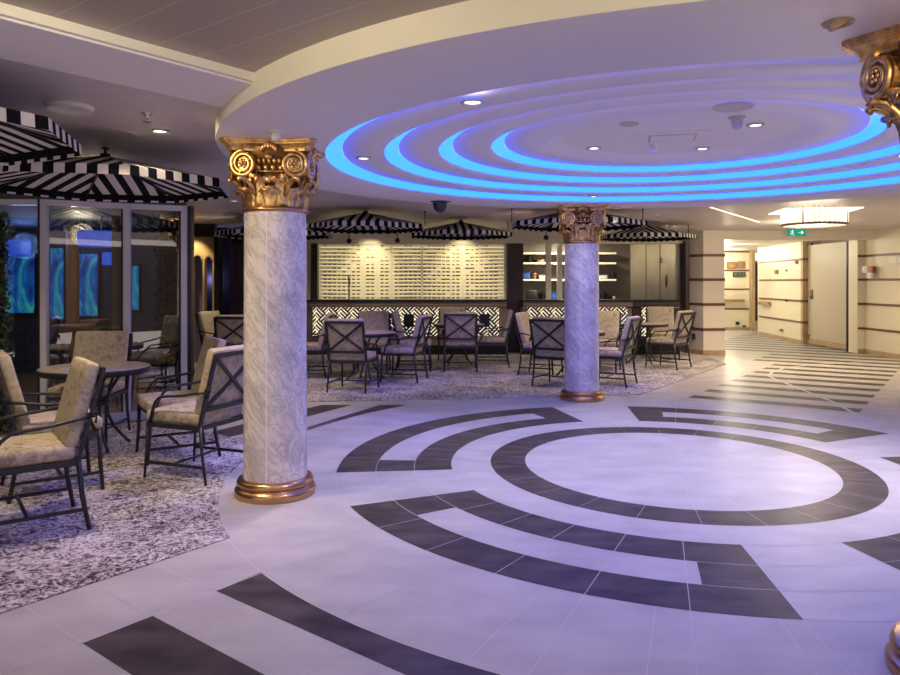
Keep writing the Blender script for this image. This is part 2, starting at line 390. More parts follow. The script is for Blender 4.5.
for k in range(24): joint(pol(0.0 if k % 2 == 0 else 0.25, k*15+4), pol(1.264, k*15+4), 0.005)
for k in range(24): joint(pol(1.264, k*15+4), pol(1.562, k*15+4), 0.003)
arcjoint(0.25, 0, 360, 0.005); arcjoint(0.75, 0, 360, 0.004); arcjoint(3.71, 0, 360, 0.006)
# straight strips on the near left, cut off by the big circle
poly([uv(1.48, 3.135), uv(1.80, 3.135), uv(1.80, -1.5), uv(1.48, -1.5)])
arc = []
for i in range(60):
    p = pol(3.715, -141.9+i*(55.0/59)); arc.append(p)
poly([p for p in arc]+[uv(2.14, (arc[-1].x*VD[0]+arc[-1].y*VD[1])), uv(2.14, 3.141)])
joint(uv(2.14, 3.14), uv(2.14, 3.717)); joint(uv(1.48, 3.14), uv(1.48, 3.717)); joint(uv(1.80, 3.14), uv(1.80, 3.717))
joint(uv(0.2, 3.14), uv(2.45, 3.14)); joint(uv(1.80, 2.2), uv(2.14, 2.2)); joint(uv(1.48, 2.2), uv(1.80, 2.2), 0.004); joint(uv(0.9, 3.14), uv(0.9, 3.717)); joint(uv(0.9, 3.14), uv(0.9, 0))
joint(uv(0.0, 2.2), uv(1.48, 2.2)); joint(uv(1.8, 1.3), uv(2.14, 1.3))
for a in (-141.9, -131, -120, -109, -98): joint(pol(2.85, a), pol(3.71, a), 0.005)
# wedge strips on the far left
poly([(-0.883, 9.08), (-1.426, 7.90), (-1.62, 7.42), (-1.66, 7.10), (-1.397, 7.738), (-1.0, 8.48), (-0.547, 9.08)])
poly([(-1.236, 9.08), (-1.535, 8.50), (-2.6, 6.40), (-2.93, 6.55), (-1.62, 9.08)])
# corridor stripes
for k in range(24):
    uR = 10.04-0.30+0.665*k; uL = 9.845-0.25+0.665*k
    vr = 1.385+0.016*k; vl = 3.385+0.012*k+(0.5 if k >= 8 else 0)+(2.0 if k > 10 else 0)
    if k > 9: vr = 1.6-(k-9)*0.05
    poly([uv(uL, vl), uv(uL+0.27, vl), uv(uR+0.30, vr), uv(uR, vr)])
path = [(4.75, 8.4), (4.95, 9.3), (5.10, 10.6), (5.18, 11.4), (5.26, 11.9), (5.55, 12.4), (6.05, 13.0), (7.0, 13.6), (8.2, 14.0)]
for p, q in zip(path, path[1:]): joint(p, q, 0.05)
struct(fb.build('floor', [M['tile'], M['dark_tile'], M['grout']]), 'pale tiled floor with dark inlaid rings, key bands and stripes')

# ---- carpets
def carpet(pts, name, label):
    b = MB(); b.prism(pts, 0.0015, 0.007); return struct(b.build(name, M['carpet']), label)
cl = [uv(-2.5, 3.717), uv(1.375, 3.717), uv(2.60, 3.717)]
cl += [pol(3.70, -151.1-i*2.0) for i in range(0, 24)]
cl += [Vector((-2.15, 7.13, 0)), Vector((-2.60, 7.52, 0)), Vector((-3.4, 8.3, 0)), Vector((-9, 8.3, 0)), Vector((-9, 1, 0))]
carpet(cl, 'floor_carpet', 'mottled grey carpet under the near left tables')
cr = [(-6.5, 8.75), (-1.847, 9.30), (0.4, 9.55), (1.9, 9.83), (2.6, 9.87), (3.878, 11.65), (5.23, 13.61), (5.36, 15.1), (5.36, 16.4), (-6.5, 16.4)]
carpet(cr, 'floor_carpet', 'mottled grey carpet in front of the bar')

# ---- ceilings
A0 = 216.5
pts = [pol(3.70, A0-i*3.0) for i in range(0, 82)]
pts += [Vector((13.0, 4.0, 0)), Vector((13, 26, 0)), Vector((-9, 26, 0)), Vector((-9, -3, 0)), uv(-3.5, 3.25)]
b = MB(); b.prism(pts[::-1], ZL, ZL+0.05); struct(b.build('ceiling', M['lowplank']), 'low slatted ceiling over the tables')
pts = [pol(3.70, A0+i*3.0) for i in range(0, 41)] + [Vector((13, 4, 0)), Vector((13, -3, 0)), Vector((-4, -3, 0)), uv(-3.5, 3.25)]
b = MB(); b.prism(pts, ZH, ZH+0.05); struct(b.build('ceiling', M['highplank']), 'raised ceiling of wide planks near the viewer')

pa, pb_ = uv(-3.5, 3.25), pol(3.71, A0)
b = MB(); b.prism([pa, pb_, pol(3.705, A0-0.8), pol(3.7, A0-9.5), uv(-3.5, 3.85)], ZL-0.014, ZL-0.002); struct(b.build('trim_1', M['soffit']), 'smooth pale border between the two ceilings')
d_ = (pb_-pa).normalized()
b = MB(); b.bar(Vector((pa.x, pa.y, ZL+0.026)), Vector((pb_.x, pb_.y, ZL+0.026)), 0.03, 0.048); struct(b.build('trim_2', M['trimwhite']), 'pale moulding along the edge of the raised ceiling')
# ring soffit, fascia and steps
TR = [(2.93, 2.80, 2.55, 2.610), (2.465, 2.346, 2.604, 2.664), (2.01, 1.892, 2.658, 2.716), (1.558, 1.447, 2.710, 2.766)]
b = MB(); n = 160
b.lathe([(3.72, 2.684), (3.72, ZR+0.01), (3.715, ZR)], C, n, 1, False)
b.lathe([(3.715, ZR), (2.932, ZR), (2.929, ZR+0.014), (2.934, ZR+0.018)], C, n, 0, False)
for i, (rb, rt, zb, zt) in enumerate(TR):
    nx = TR[i+1] if i < 3 else None
    r2 = nx[0] if nx else 1.045
    b.lathe([(rt-0.001, zt+0.012), (rt-0.004, zt-0.001), (r2-0.001, zt-0.004), (r2-0.005, zt+0.009), (r2, zt+0.013)], C, n, 0, False)
b.lathe([(1.04, 2.765), (1.02, 2.770), (0.985, 2.805), (0.95, 2.815), (0.0, 2.815)], C, n, 0, False)
b.lathe([(3.70, 2.682), (3.70, 2.72)], C, n, 2, False)
struct(b.build('ceiling_ring', [M['soffit'], M['cream'], M['gap']]), 'round stepped ceiling with cream rim')
for i, (rb, rt, zb, zt) in enumerate(TR):
    b = MB(); b.lathe([(rb+0.002, zb+0.016), (rb-0.006, zt-0.006), (rt, zt), (rt+0.004, zt+0.004), (rb+0.006, zt+0.002), (rb+0.006, zb+0.017)], C, 160, 0, False)
    tag(b.build('ring_light', M['cyan']), ['outermost and widest glowing cyan light ring in the round ceiling', 'second glowing cyan light ring counted from the outside of the round ceiling',
        'third glowing cyan light ring counted from the outside of the round ceiling', 'innermost and smallest glowing cyan light ring in the round ceiling'][i], 'ring light', 'cyan ring lights')

# ---- walls
def wbox(name, x0, x1, y0, y1, z0, z1, m, label=None, parent=None):
    b = MB(); b.box(((x0+x1)/2, (y0+y1)/2, (z0+z1)/2), (x1-x0, y1-y0, z1-z0)); o = b.build(name, m, parent)
    return struct(o, label) if parent is None else o
wbox('wall_left', -9.1, -9.0, -3, 26, 0, 2.7, M['dimwall'])
wbox('wall_front', -3.0, 9.2, -6.1, -6.0, 0, 2.7, M['darkwood'], 'added dark wall behind the viewer that darkens the glass reflections')  # unseen wall added so the glass reflects something dark
wbox('wall_back', -9.0, -2.97, 16.6, 16.7, 0, 2.64, M['darkwood'], 'dark wood wall left of the bar')
YB = 15.9
wbox('wall_bar', -2.95, 5.2, 17.69, 17.8, 0, 2.64, M['kitchen'], 'back wall of the kitchen behind the bar')
wbox('trim_3', -3.4, 5.2, YB-0.05, YB+0.15, 2.40, 2.64, M['cream'], 'cream band above the backlit screen and kitchen window')
# dark panels of the bar back
wbox('wall_panel', x(507, YB), x(523, YB), YB-0.06, YB+0.2, 0, 2.40, M['darkwood'], 'dark wood panel between the backlit screen and the kitchen window')
wbox('wall_post', x(311.5, YB), x(317.8, YB), YB-0.06, YB+0.2, 1.15, 2.40, M['darkwood'], 'dark post at the left end of the backlit screen')
wbox('wall_end', -3.42, x(311.5, YB), YB+0.0, YB+0.2, 1.15, 2.40, M['cream'], 'cream strip of wall beside the dark post')
wbox('wall_end_post', x(682, YB), x(688.5, YB), YB-0.25, YB+0.2, 0, 2.45, M['darkwood'], 'dark post beside the cream pillar')
# steel panels right of kitchen window
t = thing('steel_panel', 'tall brushed steel panels at the right end of the kitchen window', 'panel', (x(657, YB), YB+0.1, 1.15))
for a, c_ in ((631.5, 647), (647.4, 661)):
    b = MB(); b.box(((x(a, YB)+x(c_, YB))/2-t.location.x, 0.02, 0.62), (x(c_, YB)-x(a, YB)-0.01, 0.04, 1.25)); b.build('panel', M['steel'], t)
b = MB(); b.box(((x(661.4, YB)+x(682, YB))/2-t.location.x, 0.0, 0.62), (x(682, YB)-x(661.4, YB), 0.05, 1.25)); dr = b.build('door', M['steel'], t)
b = MB(); b.tube([(x(667.5, YB)-t.location.x, -0.03, 0.30), (x(667.5, YB)-t.location.x, -0.07, 0.31), (x(667.5, YB)-t.location.x, -0.07, 0.53), (x(667.5, YB)-t.location.x, -0.03, 0.54)], 0.012, 6); b.build('handle', M['black'], dr)
b = MB(); b.box((x(662.7, YB)-t.location.x, -0.05, 0.88), (0.05, 0.06, 0.12)); b.build('lock_box', M['white'], t)

# ---- bar counter with fretwork front
YC = 15.3
def fretwork(x0, x1, z0, z1, yy):
    b = MB(); s_ = 0.046; wd = 0.025
    # diagonal key pattern: alternating blocks of parallel strokes joined by hooks
    P = 4*s_
    def stroke(a0, b0, a1, b1):
        def R(a, c_): return ((a-c_)*0.7071, (a+c_)*0.7071)
        h = wd/2
        qa, qb = min(a0, a1)-h, max(a0, a1)+h; ra, rb = min(b0, b1)-h, max(b0, b1)+h
        pts = [R(qa, ra), R(qb, ra), R(qb, rb), R(qa, rb)]
        # clip to the panel
        def clip(pts, ax, lim, keep_less):
            out = []
            for i in range(len(pts)):
                p, q = pts[i], pts[(i+1) % len(pts)]
                ip = (p[ax] <= lim) == keep_less or p[ax] == lim; iq = (q[ax] <= lim) == keep_less or q[ax] == lim
                if ip: out.append(p)
                if ip != iq:
                    tt = (lim-p[ax])/(q[ax]-p[ax]); out.append((p[0]+(q[0]-p[0])*tt, p[1]+(q[1]-p[1])*tt))
            return out
        W_, H_ = x1-x0, z1-z0
        for ax, lim, kl in ((0, 0, False), (0, W_, True), (1, 0, False), (1, H_, True)):
            pts = clip(pts, ax, lim, kl)
            if len(pts) < 3: return
        n_ = len(pts)
        vs = [(x0+p[0], yy, z0+p[1]) for p in pts]+[(x0+p[0], yy+0.012, z0+p[1]) for p in pts]
        b.add(vs, [tuple(range(n_)), tuple(range(2*n_-1, n_-1, -1))]+[(i, i+n_, (i+1) % n_+n_, (i+1) % n_) for i in range(n_)])
    N = int((x1-x0+z1-z0)/P)+4
    for i in range(-N, N):
        for j in range(-N, N):
            a, c_ = i*P, j*P
            u = s_
            if (i+j) % 2 == 0:
                stroke(a, c_, a+3*u, c_); stroke(a, c_+1.33*u, a+3*u, c_+1.33*u); stroke(a, c_+2.67*u, a+3*u, c_+2.67*u); stroke(a+3*u, c_, a+3*u, c_+1.33*u)
            else:
                stroke(a, c_, a, c_+3*u); stroke(a+1.33*u, c_, a+1.33*u, c_+3*u); stroke(a+2.67*u, c_, a+2.67*u, c_+3*u); stroke(a, c_+3*u, a+1.33*u, c_+3*u)
    return b
def bar_counter(name, label, xa, xb, fx0, fx1, dark):
    t = thing(name, label, 'bar counter', ((xa+xb)/2, YC, 0)); ox = (xa+xb)/2
    b = MB(); b.box((0, 0.32, 0.52), (xb-xa, 0.5, 0.96)); b.build('body', M['darkwood'] if dark else M['padding'], t)
    b = MB(); b.box((0, 0.28, 1.155), (xb-xa+0.02, 0.66, 0.03)); b.build('counter_top', M['black'], t)
    b = MB(); b.cushion((0, 0.03, 1.08), (xb-xa, 0.1, 0.125), 0.03); b.build('padded_edge', M['darkwood'] if dark else M['padding'], t)
    b = MB(); b.box(((fx0+fx1)/2-ox, 0.055, 0.70), (fx1-fx0, 0.03, 0.62)); b.build('dark_panel', M['black'], t)
    b = fretwork(fx0-ox, fx1-ox, 0.40, 1.01, 0.026); b.build('fretwork', M['fret'], t)
    b = MB(); b.box((0, 0.16, 0.10), (xb-xa, 0.3, 0.2)); b.build('plinth', M['black'], t)
    return t
xr = lambda px: x(px, YC)
bar_counter('bar_counter', 'long bar counter with lit fretwork front below the backlit screen', xr(306.5), xr(507), xr(312.5), xr(499), False)
bar_counter('bar_counter', 'bar counter with lit fretwork front below the kitchen window behind the far column', xr(523), xr(633), xr(527.5), xr(627.5), False)
bar_counter('bar_counter', 'short dark bar counter with fretwork below the steel panels', xr(634), xr(680), xr(642), xr(674), True)
# black boxes on the bar fronts
for px, lab in ((409, 'left'), (484.5, 'right')):
    b = MB(); Y = 15.22; b.box((x(px, Y), Y, H-38.5*Y/F), (0.21, 0.12, 0.27)); b.box((x(px, Y), Y-0.062, H-38.5*Y/F), (0.17, 0.006, 0.22))
    tag(b.build('black_box', M['black']), 'small black box on the fretwork bar front, %s' % ('left one, behind the chair facing right' if lab == 'left' else 'right one, beside the cross backed chair'), 'box', 'black boxes on the bar front')
b = MB(); Y = 15.25; b.lathe([(0.05, 0), (0.05, 0.015), (0.022, 0.03), (0.022, 0.42), (0.03, 0.43), (0.03, 0.5), (0, 0.51)], (x(349.3, Y), Y, 1.17), 12)
tag(b.build('metal_post', M['chrome']), 'slim metal post standing on the bar counter before the backlit screen', 'post')

# ---- backlit screen of slats
XS0, XS1, ZS0, ZS1 = x(318, YB), x(506, YB), 1.17, 2.40
t = thing('backlit_screen', 'large warm backlit screen of rows of slats behind the bar', 'wall screen', ((XS0+XS1)/2, YB, ZS0)); ox = t.location.x
b = MB(); b.box((0, 0.14, (ZS1-ZS0)/2), (XS1-XS0, 0.03, ZS1-ZS0)); b.build('light_panel', M['lightpanel'], t)
rows = 15; pz = (ZS1-ZS0)/rows
random.seed(3)
for i in range(rows):
    z = (i+0.5)*pz; b = MB()
    b.box((0, 0.06, z), (XS1-XS0-0.04, 0.03, pz*0.72), 0)
    xx = XS0+0.15
    while xx < XS1-0.12:
        px = CX+xx*F/YB
        band = any(a < px < c_ for a, c_ in ((362, 367), (375, 379), (388, 394), (420, 424), (449, 453), (461, 466)))
        if not band and random.random() < (0.95 if i < 7 else 0.8 if i < 12 else 0.5): b.box((xx-ox, 0.04, z-pz*0.12), (0.062 if random.random() < 0.7 else 0.095, 0.012, pz*(0.32 if i < 9 else 0.2)), 1)
        xx += 0.105
    b.build('slat', [M['slat'], M['notch']], t)
for px in (364.5, 377, 391, 422, 451, 463.5):
    b = MB(); b.box((x(px, YB)-ox, 0.035, (ZS1-ZS0)/2), (0.055, 0.012, ZS1-ZS0-0.06)); b.build('upright', M['slat'], t)
b = MB(); b.box((0, 0, ZS1-ZS0-0.012), (XS1-XS0, 0.06, 0.025)); b.box((XS1-ox-0.02, 0, (ZS1-ZS0)/2), (0.04, 0.06, ZS1-ZS0)); b.build('frame', M['cream'], t)

# ---- kitchen behind the window
KX0, KX1 = x(523, YB), x(631, YB)
for px, wd in ((548.3, 5.4), (559.5, 5)):
    b = MB(); b.box((x(px, 16.1), 16.1, 1.78), (wd*16.1/F, 0.12, 1.24)); tag(b.build('window_post', M['trimwhite']), 'cream post of the kitchen window, %s' % ('left of the pair' if px < 550 else 'right of the pair beside the far column'), 'post', 'kitchen window posts')
b = MB(); b.box(((KX0+KX1)/2, 17.28, 1.08), (KX1-KX0, 0.78, 0.1)); b.box(((KX0+KX1)/2, 17.38, 0.52), (KX1-KX0-0.1, 0.6, 1.04)); tag(b.build('kitchen_worktop', M['steel']), 'long steel worktop inside the kitchen', 'worktop')
for i, z in enumerate((1.60, 2.00, 2.24)):
    b = MB(); b.box(((KX0+KX1)/2, 17.5, z), (KX1-KX0, 0.36, 0.03)); b.box(((KX0+KX1)/2, 17.31, z), (KX1-KX0, 0.012, 0.045), 1)
    tag(b.build('kitchen_shelf', [M['steel'], M['shelfglow']]), ['lowest lit steel shelf in the kitchen', 'middle lit steel shelf in the kitchen', 'top lit steel shelf in the kitchen'][i], 'shelf', 'kitchen shelves')
b = MB(); b.cushion((x(531.5, 17.0), 17.0, 1.13+0.115), (0.24, 0.25, 0.23), 0.03); tag(b.build('oven_box', M['steel']), 'square steel appliance at the left end of the kitchen window', 'appliance')
random.seed(11)
items = [(534, 1.616, 'copper', 'pot', 'copper pot standing on the lowest kitchen shelf'), (526, 1.616, 'bluebox', 'tub', 'blue tub at the left end of the lowest kitchen shelf'), (542.5, 1.616, 'white', 'tray', 'white tray right of the copper pot'),
         (554.5, 1.131, 'bluebox', 'tub', 'blue tub between the two cream window posts'), (542.5, 1.131, 'black', 'pot', 'black pot left of the cream window posts'),
         (603.5, 1.131, 'black', 'pot', 'black pot on the worktop right of the far column'), (616, 1.131, 'steel', 'pan', 'steel pan on the worktop at the right'), (602.5, 1.616, 'white', 'tray', 'white tray on the shelf right of the far column'), (613.5, 1.616, 'black', 'pot', 'dark pot on the shelf at the right'),
         (529, 2.016, 'black', 'pot', 'black pot on the middle kitchen shelf at the left'), (540, 2.016, 'copper', 'pan', 'copper pan on the middle kitchen shelf')]
for px, z, m, kind, lab in items:
    xx = x(px, 17.48); b = MB()
    if kind == 'pot': b.lathe([(0.065, 0), (0.082, 0.03), (0.088, 0.13), (0.092, 0.14), (0.075, 0.15), (0.03, 0.17), (0.02, 0.19), (0, 0.195)], (xx, 17.48, z), 16)
    elif kind == 'tub': b.cushion((xx, 17.48, z+0.08), (0.19, 0.2, 0.16), 0.03); b.box((xx, 17.48, z+0.165), (0.205, 0.22, 0.015))
    elif kind == 'tray': b.cushion((xx, 17.48, z+0.05), (0.2, 0.22, 0.09), 0.02); b.box((xx, 17.48, z+0.1), (0.215, 0.24, 0.012))
    else: b.lathe([(0.14, 0), (0.16, 0.07), (0.165, 0.075), (0.15, 0.07), (0.13, 0.01), (0, 0.01)], (xx, 17.48, z), 16)
    tag(b.build('kitchen_'+kind, M[m]), lab, kind)
lamp('kitchen_light', 'AREA', ((KX0+KX1)/2, 16.8, 2.55), 45, (1, 0.9, 0.74), 0.8)

# ---- cream pillar beside the bar
STR = (0.545, 1.075, 1.60, 2.115)
PY = 15.234
pp = [(5.362, PY), (5.807, PY), (5.807, 20.6), (5.18, 20.6), (5.18, 15.72)]
def grow(pts, d): # outward offset of a convex outline
    n = len(pts); out = []
    for i in range(n):
        p0, p1, p2 = Vector(pts[i-1]), Vector(pts[i]), Vector(pts[(i+1) % n])
        a = (p1-p0).normalized(); c_ = (p2-p1).normalized(); na, nc = Vector((a.y, -a.x)), Vector((c_.y, -c_.x))
        k = (na+nc); k = k/(k.dot(na)); out.append(tuple(p1+k*d))
    return out
b = MB(); b.prism(pp, 0, 2.64, 0)
for z in STR: b.prism(grow(pp, 0.012), z-0.028, z+0.028, 1)
b.prism(grow(pp, 0.014), 0, 0.105, 2)
struct(b.build('wall_pillar', [M['wallpink'], M['stripwood'], M['tanwood']]), 'cream pillar with wood strips at the right end of the bar')
Y = 15.55; b = MB(); b.box((x(694, Y)-0.02, Y-0.06, H-54*Y/F), (0.10, 0.03, 0.12)); b.box((x(694, Y)-0.02, Y-0.078, H-54*Y/F), (0.05, 0.01, 0.06), 0)
tag(b.build('wall_socket', M['black']), 'small dark socket low on the cream pillar', 'socket')

# ---- corridor
wbox('wall_header', 5.80, 9.1, 15.3, 15.6, 2.455, 2.64, M['wallpink'], 'beam over the corridor mouth')
wbox('ceiling_corridor', 5.80, 13, 15.6, 26, 2.56, 2.62, M['trimwhite'], 'bright ceiling of the corridor')
def strip_wall(name, p, q, z1, label, strips=STR, m='wallcream', th=0.12, side=1):
    p, q = Vector((p[0], p[1], 0)), Vector((q[0], q[1], 0)); d = (q-p).normalized(); nrm = Vector((-d.y, d.x, 0))*side
    b = MB()
    def slab(o0, o1, z0, z1_, mi):
        b.prism([p+nrm*o0, q+nrm*o0, q+nrm*o1, p+nrm*o1], z0, z1_, mi)
    slab(-th, 0, 0, z1, 0)
    for z in strips: slab(0, 0.014, z-0.024, z+0.024, 1)
    slab(0, 0.016, 0, 0.10, 2)
    return struct(b.build(name, [M[m], M['stripwood'], M['tanwood']]), label)
strip_wall('wall_corridor', (9.068, 21.1), (8.76, 17.95), 2.56, 'cream corridor wall with wood strips left of the big door', side=-1)
strip_wall('wall_corridor', (13.0, 21.1), (9.068, 21.1), 2.56, 'return of the corridor wall', side=1)
strip_wall('wall_right', (8.99, 15.9), (9.10, 9.0), 2.64, 'cream right hand wall with wood strips', side=-1)
strip_wall('wall_right', (9.10, 9.0), (9.10, -3.0), 2.64, 'near end of the right hand wall', side=-1)
FE = (0.69, 1.32, 1.92, 2.52)
strip_wall('wall_end', (7.0, 23.1), (9.62, 23.1), 2.56, 'far end wall of the corridor with plaques', FE, 'wallcream', side=-1)
wbox('wall_corridor_end', 9.95, 13, 23.4, 23.5, 0, 2.56, M['wallcream'], 'wall beyond the corridor door')
# brown pier and pocket door
b = MB(); b.prism([(8.76, 17.87), (8.76, 17.98), (9.2, 17.98), (9.2, 17.87)], 0, 2.56, 0)
for z in STR: b.prism([(8.748, 17.858), (8.748, 17.99), (9.2, 17.99), (9.2, 17.858)], z-0.03, z+0.03, 1)
struct(b.build('wall_pier', [M['tanwood'], M['stripwood']]), 'tan pier left of the big white door')
t = thing('sliding_door', 'tall plain cream sliding door across the corridor side', 'door', (8.82, 16.73, 0)); 
p0, p1 = Vector((8.885-8.82, 17.86-16.73, 0)), Vector((8.890-8.82, 16.07-16.73, 0)); dd = (p1-p0).normalized(); nn = Vector((-dd.y, dd.x, 0))
b = MB(); b.prism([p0, p1, p1-nn*-0.06, p0-nn*-0.06][::-1], 0.025, 2.46, 0); b.build('panel', M['doorcream'], t)
b = MB(); b.prism([p0-nn*0.012, p1-nn*0.012, p1, p0][::-1], 0.03, 0.16, 0); b.build('kick_plate', M['tanwood'], t)
b = MB(); b.bar(p0-nn*0.012+dd*0.03+Vector((0, 0, 0.1)), p0-nn*0.012+dd*0.03+Vector((0, 0, 0.24)), 0.02, 0.02); b.bar(p0-nn*0.03+dd*0.03+Vector((0, 0, 0.24)), p0-nn*0.03+dd*0.16+Vector((0, 0, 0.24)), 0.02, 0.02); b.build('latch', M['plaque'], t)
b = MB(); b.prism([p1-nn*0.05, p1+dd*0.05-nn*0.05, p1+dd*0.05+nn*0.06, p1+nn*0.06][::-1], 0, 2.46, 0); b.build('jamb', M['black'], t)
b = MB(); b.bar(p0+Vector((0, -0.0, 2.48)), p0+dd*0.2+Vector((0, 0, 2.48)), 0.06, 0.05); b.build('track', M['darkwood'], t)
b = MB(); q = p0+dd*0.18-nn*0.006; b.bar(q+Vector((0, 0, 1.13)), q+Vector((0, 0, 1.36)), 0.13, 0.01, 0, up=(1, 0, 0)); b.bar(q-nn*0.008+Vector((0, 0, 1.30)), q-nn*0.008+Vector((0, 0, 1.36)), 0.11, 0.008, 1, up=(1, 0, 0)); b.bar(q-nn*0.008+Vector((0, 0, 1.14)), q-nn*0.008+Vector((0, 0, 1.22)), 0.11, 0.008, 2, up=(1, 0, 0))
ds = tag(b.build('door_sign', [M['plaque'], M['red'], M['darkgreen']]), 'small red and green notice on the sliding door', 'sign'); ds.location = t.location-Vector((0.012, 0, 0))
# end doorway
t = thing('doorway', 'brown framed doorway with dark door at the end of the corridor', 'door', (9.78, 23.0, 0))
b = MB(); b.box((-0.13, 0, 1.27), (0.1, 0.25, 2.54)); b.box((0.25, 0, 1.27), (0.1, 0.25, 2.54)); b.box((0.06, 0, 2.20), (0.3, 0.2, 0.06)); b.build('frame', M['tanwood'], t)
b = MB(); b.box((0.06, 0.16, 1.25), (0.28, 0.05, 1.9)); b.build('door_panel', M['darkwood'], t)
b = MB(); b.box((0.06, 0.05, 2.36), (0.27, 0.04, 0.24)); b.build('lit_panel', M['stripglow'], t)
# things on the corridor walls
def wallbit(name, px, py, Y, wpx, hpx, m, label, cat, d=0.03, m2=None):
    b = MB(); p = at(px, py, Y); b.box(p, (wpx*Y/F, d, hpx*Y/F), 0); b.box(p+Vector((0, -d/2-0.002, 0)), (wpx*Y/F*0.8, 0.005, hpx*Y/F*0.75), 1 if m2 else 0)
    return tag(b.build(name, [m, m2 or m]), label, cat)
wallbit('wall_plaque', 731.8, 265.3, 23.07, 10, 6.6, M['plaque'], 'wide brown plaque on the far corridor wall', 'plaque', m2=M['brownwood'])
wallbit('wall_plaque', 741.3, 264.9, 23.07, 6.8, 7, M['plaque'], 'smaller brown plaque right of the wide plaque', 'plaque', m2=M['brownwood'])
t = wallbit('direction_sign', 739, 274.4, 23.07, 12.5, 4.8, M['darkgreen'], 'dark green sign with pale symbols below the plaques', 'sign')
for k in (-1, 0, 1): b = MB(); b.box(at(739+k*4, 274.4, 23.04), (0.06, 0.006, 0.045)); b.box(at(739+k*4+1, 274.4, 23.038), (0.03, 0.006, 0.08)); b.build('symbol', M['plaque'], t)
b = MB(); p = at(735, 300.6, 23.0); b.bar(p+Vector((-0.35, 0, 0)), p+Vector((0.30, 0, 0)), 0.06, 0.08); b.box(p+Vector((0.1, 0.04, -0.02)), (0.03, 0.1, 0.03)); b.box(p+Vector((-0.2, 0.04, -0.02)), (0.03, 0.1, 0.03)); tag(b.build('handrail', M['brownwood']), 'wooden handrail on the far corridor wall', 'handrail')
wallbit('wall_socket', 737.5, 323.2, 23.07, 3.6, 3, M['black'], 'dark socket low on the far corridor wall', 'socket')
wallbit('wall_plate', 744.3, 326.2, 23.07, 3, 1.8, M['darkgreen'], 'green plate near the floor of the far corridor wall', 'plate')
def cw(px, py, dz=0, off=0.03):   # point on the long corridor wall line seen at a pixel column
    tt = (px-CX)/F; # X = 8.8 + (Y-17.95)*0.0816
    Y = (8.76-17.95*0.098)/(tt-0.098); return Vector((tt*Y-off, Y, H+(HY-py)*Y/F))
def cbit(name, px, py, wy, hz, m, label, cat):
    b = MB(); p = cw(px, py); b.box(p, (0.04, wy, hz)); b.box(p+Vector((-0.022, 0, 0)), (0.006, wy*0.7, hz*0.7)); return tag(b.build(name, m), label, cat)
cbit('fire_call_point', 777.5, 272, 0.16, 0.12, M['plaque'], 'small red brown plate high on the corridor wall', 'call point')
cbit('wall_sensor', 797.3, 262.3, 0.09, 0.09, M['plaque'], 'small square sensor high on the corridor wall near the pier', 'sensor')
cbit('wall_switch', 787.2, 270.5, 0.06, 0.05, M['tanwood'], 'tiny switch on the corridor wall right of the red plate', 'switch')
cbit('wall_lock', 787.5, 300.6, 0.05, 0.05, M['black'], 'tiny dark lock in the middle of the corridor wall', 'lock')
cbit('wall_socket', 782.3, 330.3, 0.14, 0.07, M['plaque'], 'small brown socket low on the corridor wall', 'socket')
p, q = cw(761.5, 303, off=0.07), cw(772, 303.5, off=0.07)
b = MB(); b.bar(p, q, 0.06, 0.09); 
for k in (0.15, 0.85): b.bar(p.lerp(q, k)+Vector((0, 0, -0.02)), p.lerp(q, k)+Vector((0.1, 0, -0.06)), 0.03, 0.03)
tag(b.build('handrail', M['brownwood']), 'short wooden handrail at the left end of the long corridor wall', 'handrail')
# things on the right wall
def rw(px, py, off=0.03):
    tt = (px-CX)/F; k = -0.17/7.04; Y = (8.93-16.04*k)/(tt-k); return Vector((tt*Y-off, Y, H+(HY-py)*Y/F))
def rbit(name, px, py, wy, hz, ms, label, cat, off=0.03):
    b = MB(); p = rw(px, py, off); b.box(p, (0.06, wy, hz)); b.box(p+Vector((-0.034, 0, 0)), (0.01, wy*0.6, hz*0.6), 1); return tag(b.build(name, ms), label, cat)
rbit('alarm_beacon', 867.3, 269.5, 0.20, 0.13, [M['white'], M['white']], 'white alarm unit on the right wall', 'alarm')
rbit('fire_call_point', 873.2, 269.5, 0.16, 0.14, [M['red'], M['plaque']], 'red call point beside the white alarm unit', 'call point')
rbit('wall_switch', 872, 275.3, 0.16, 0.11, [M['white'], M['white']], 'white switch box below the red call point', 'switch')
rbit('wall_box', 897.5, 260, 0.35, 0.14, [M['white'], M['white']], 'white box at the right edge of the right wall', 'box')
strip_wall('wall_pilaster', (8.84, 15.62), (9.05, 15.62), 2.64, 'narrow pilaster right of the sliding door', side=-1, th=0.35)

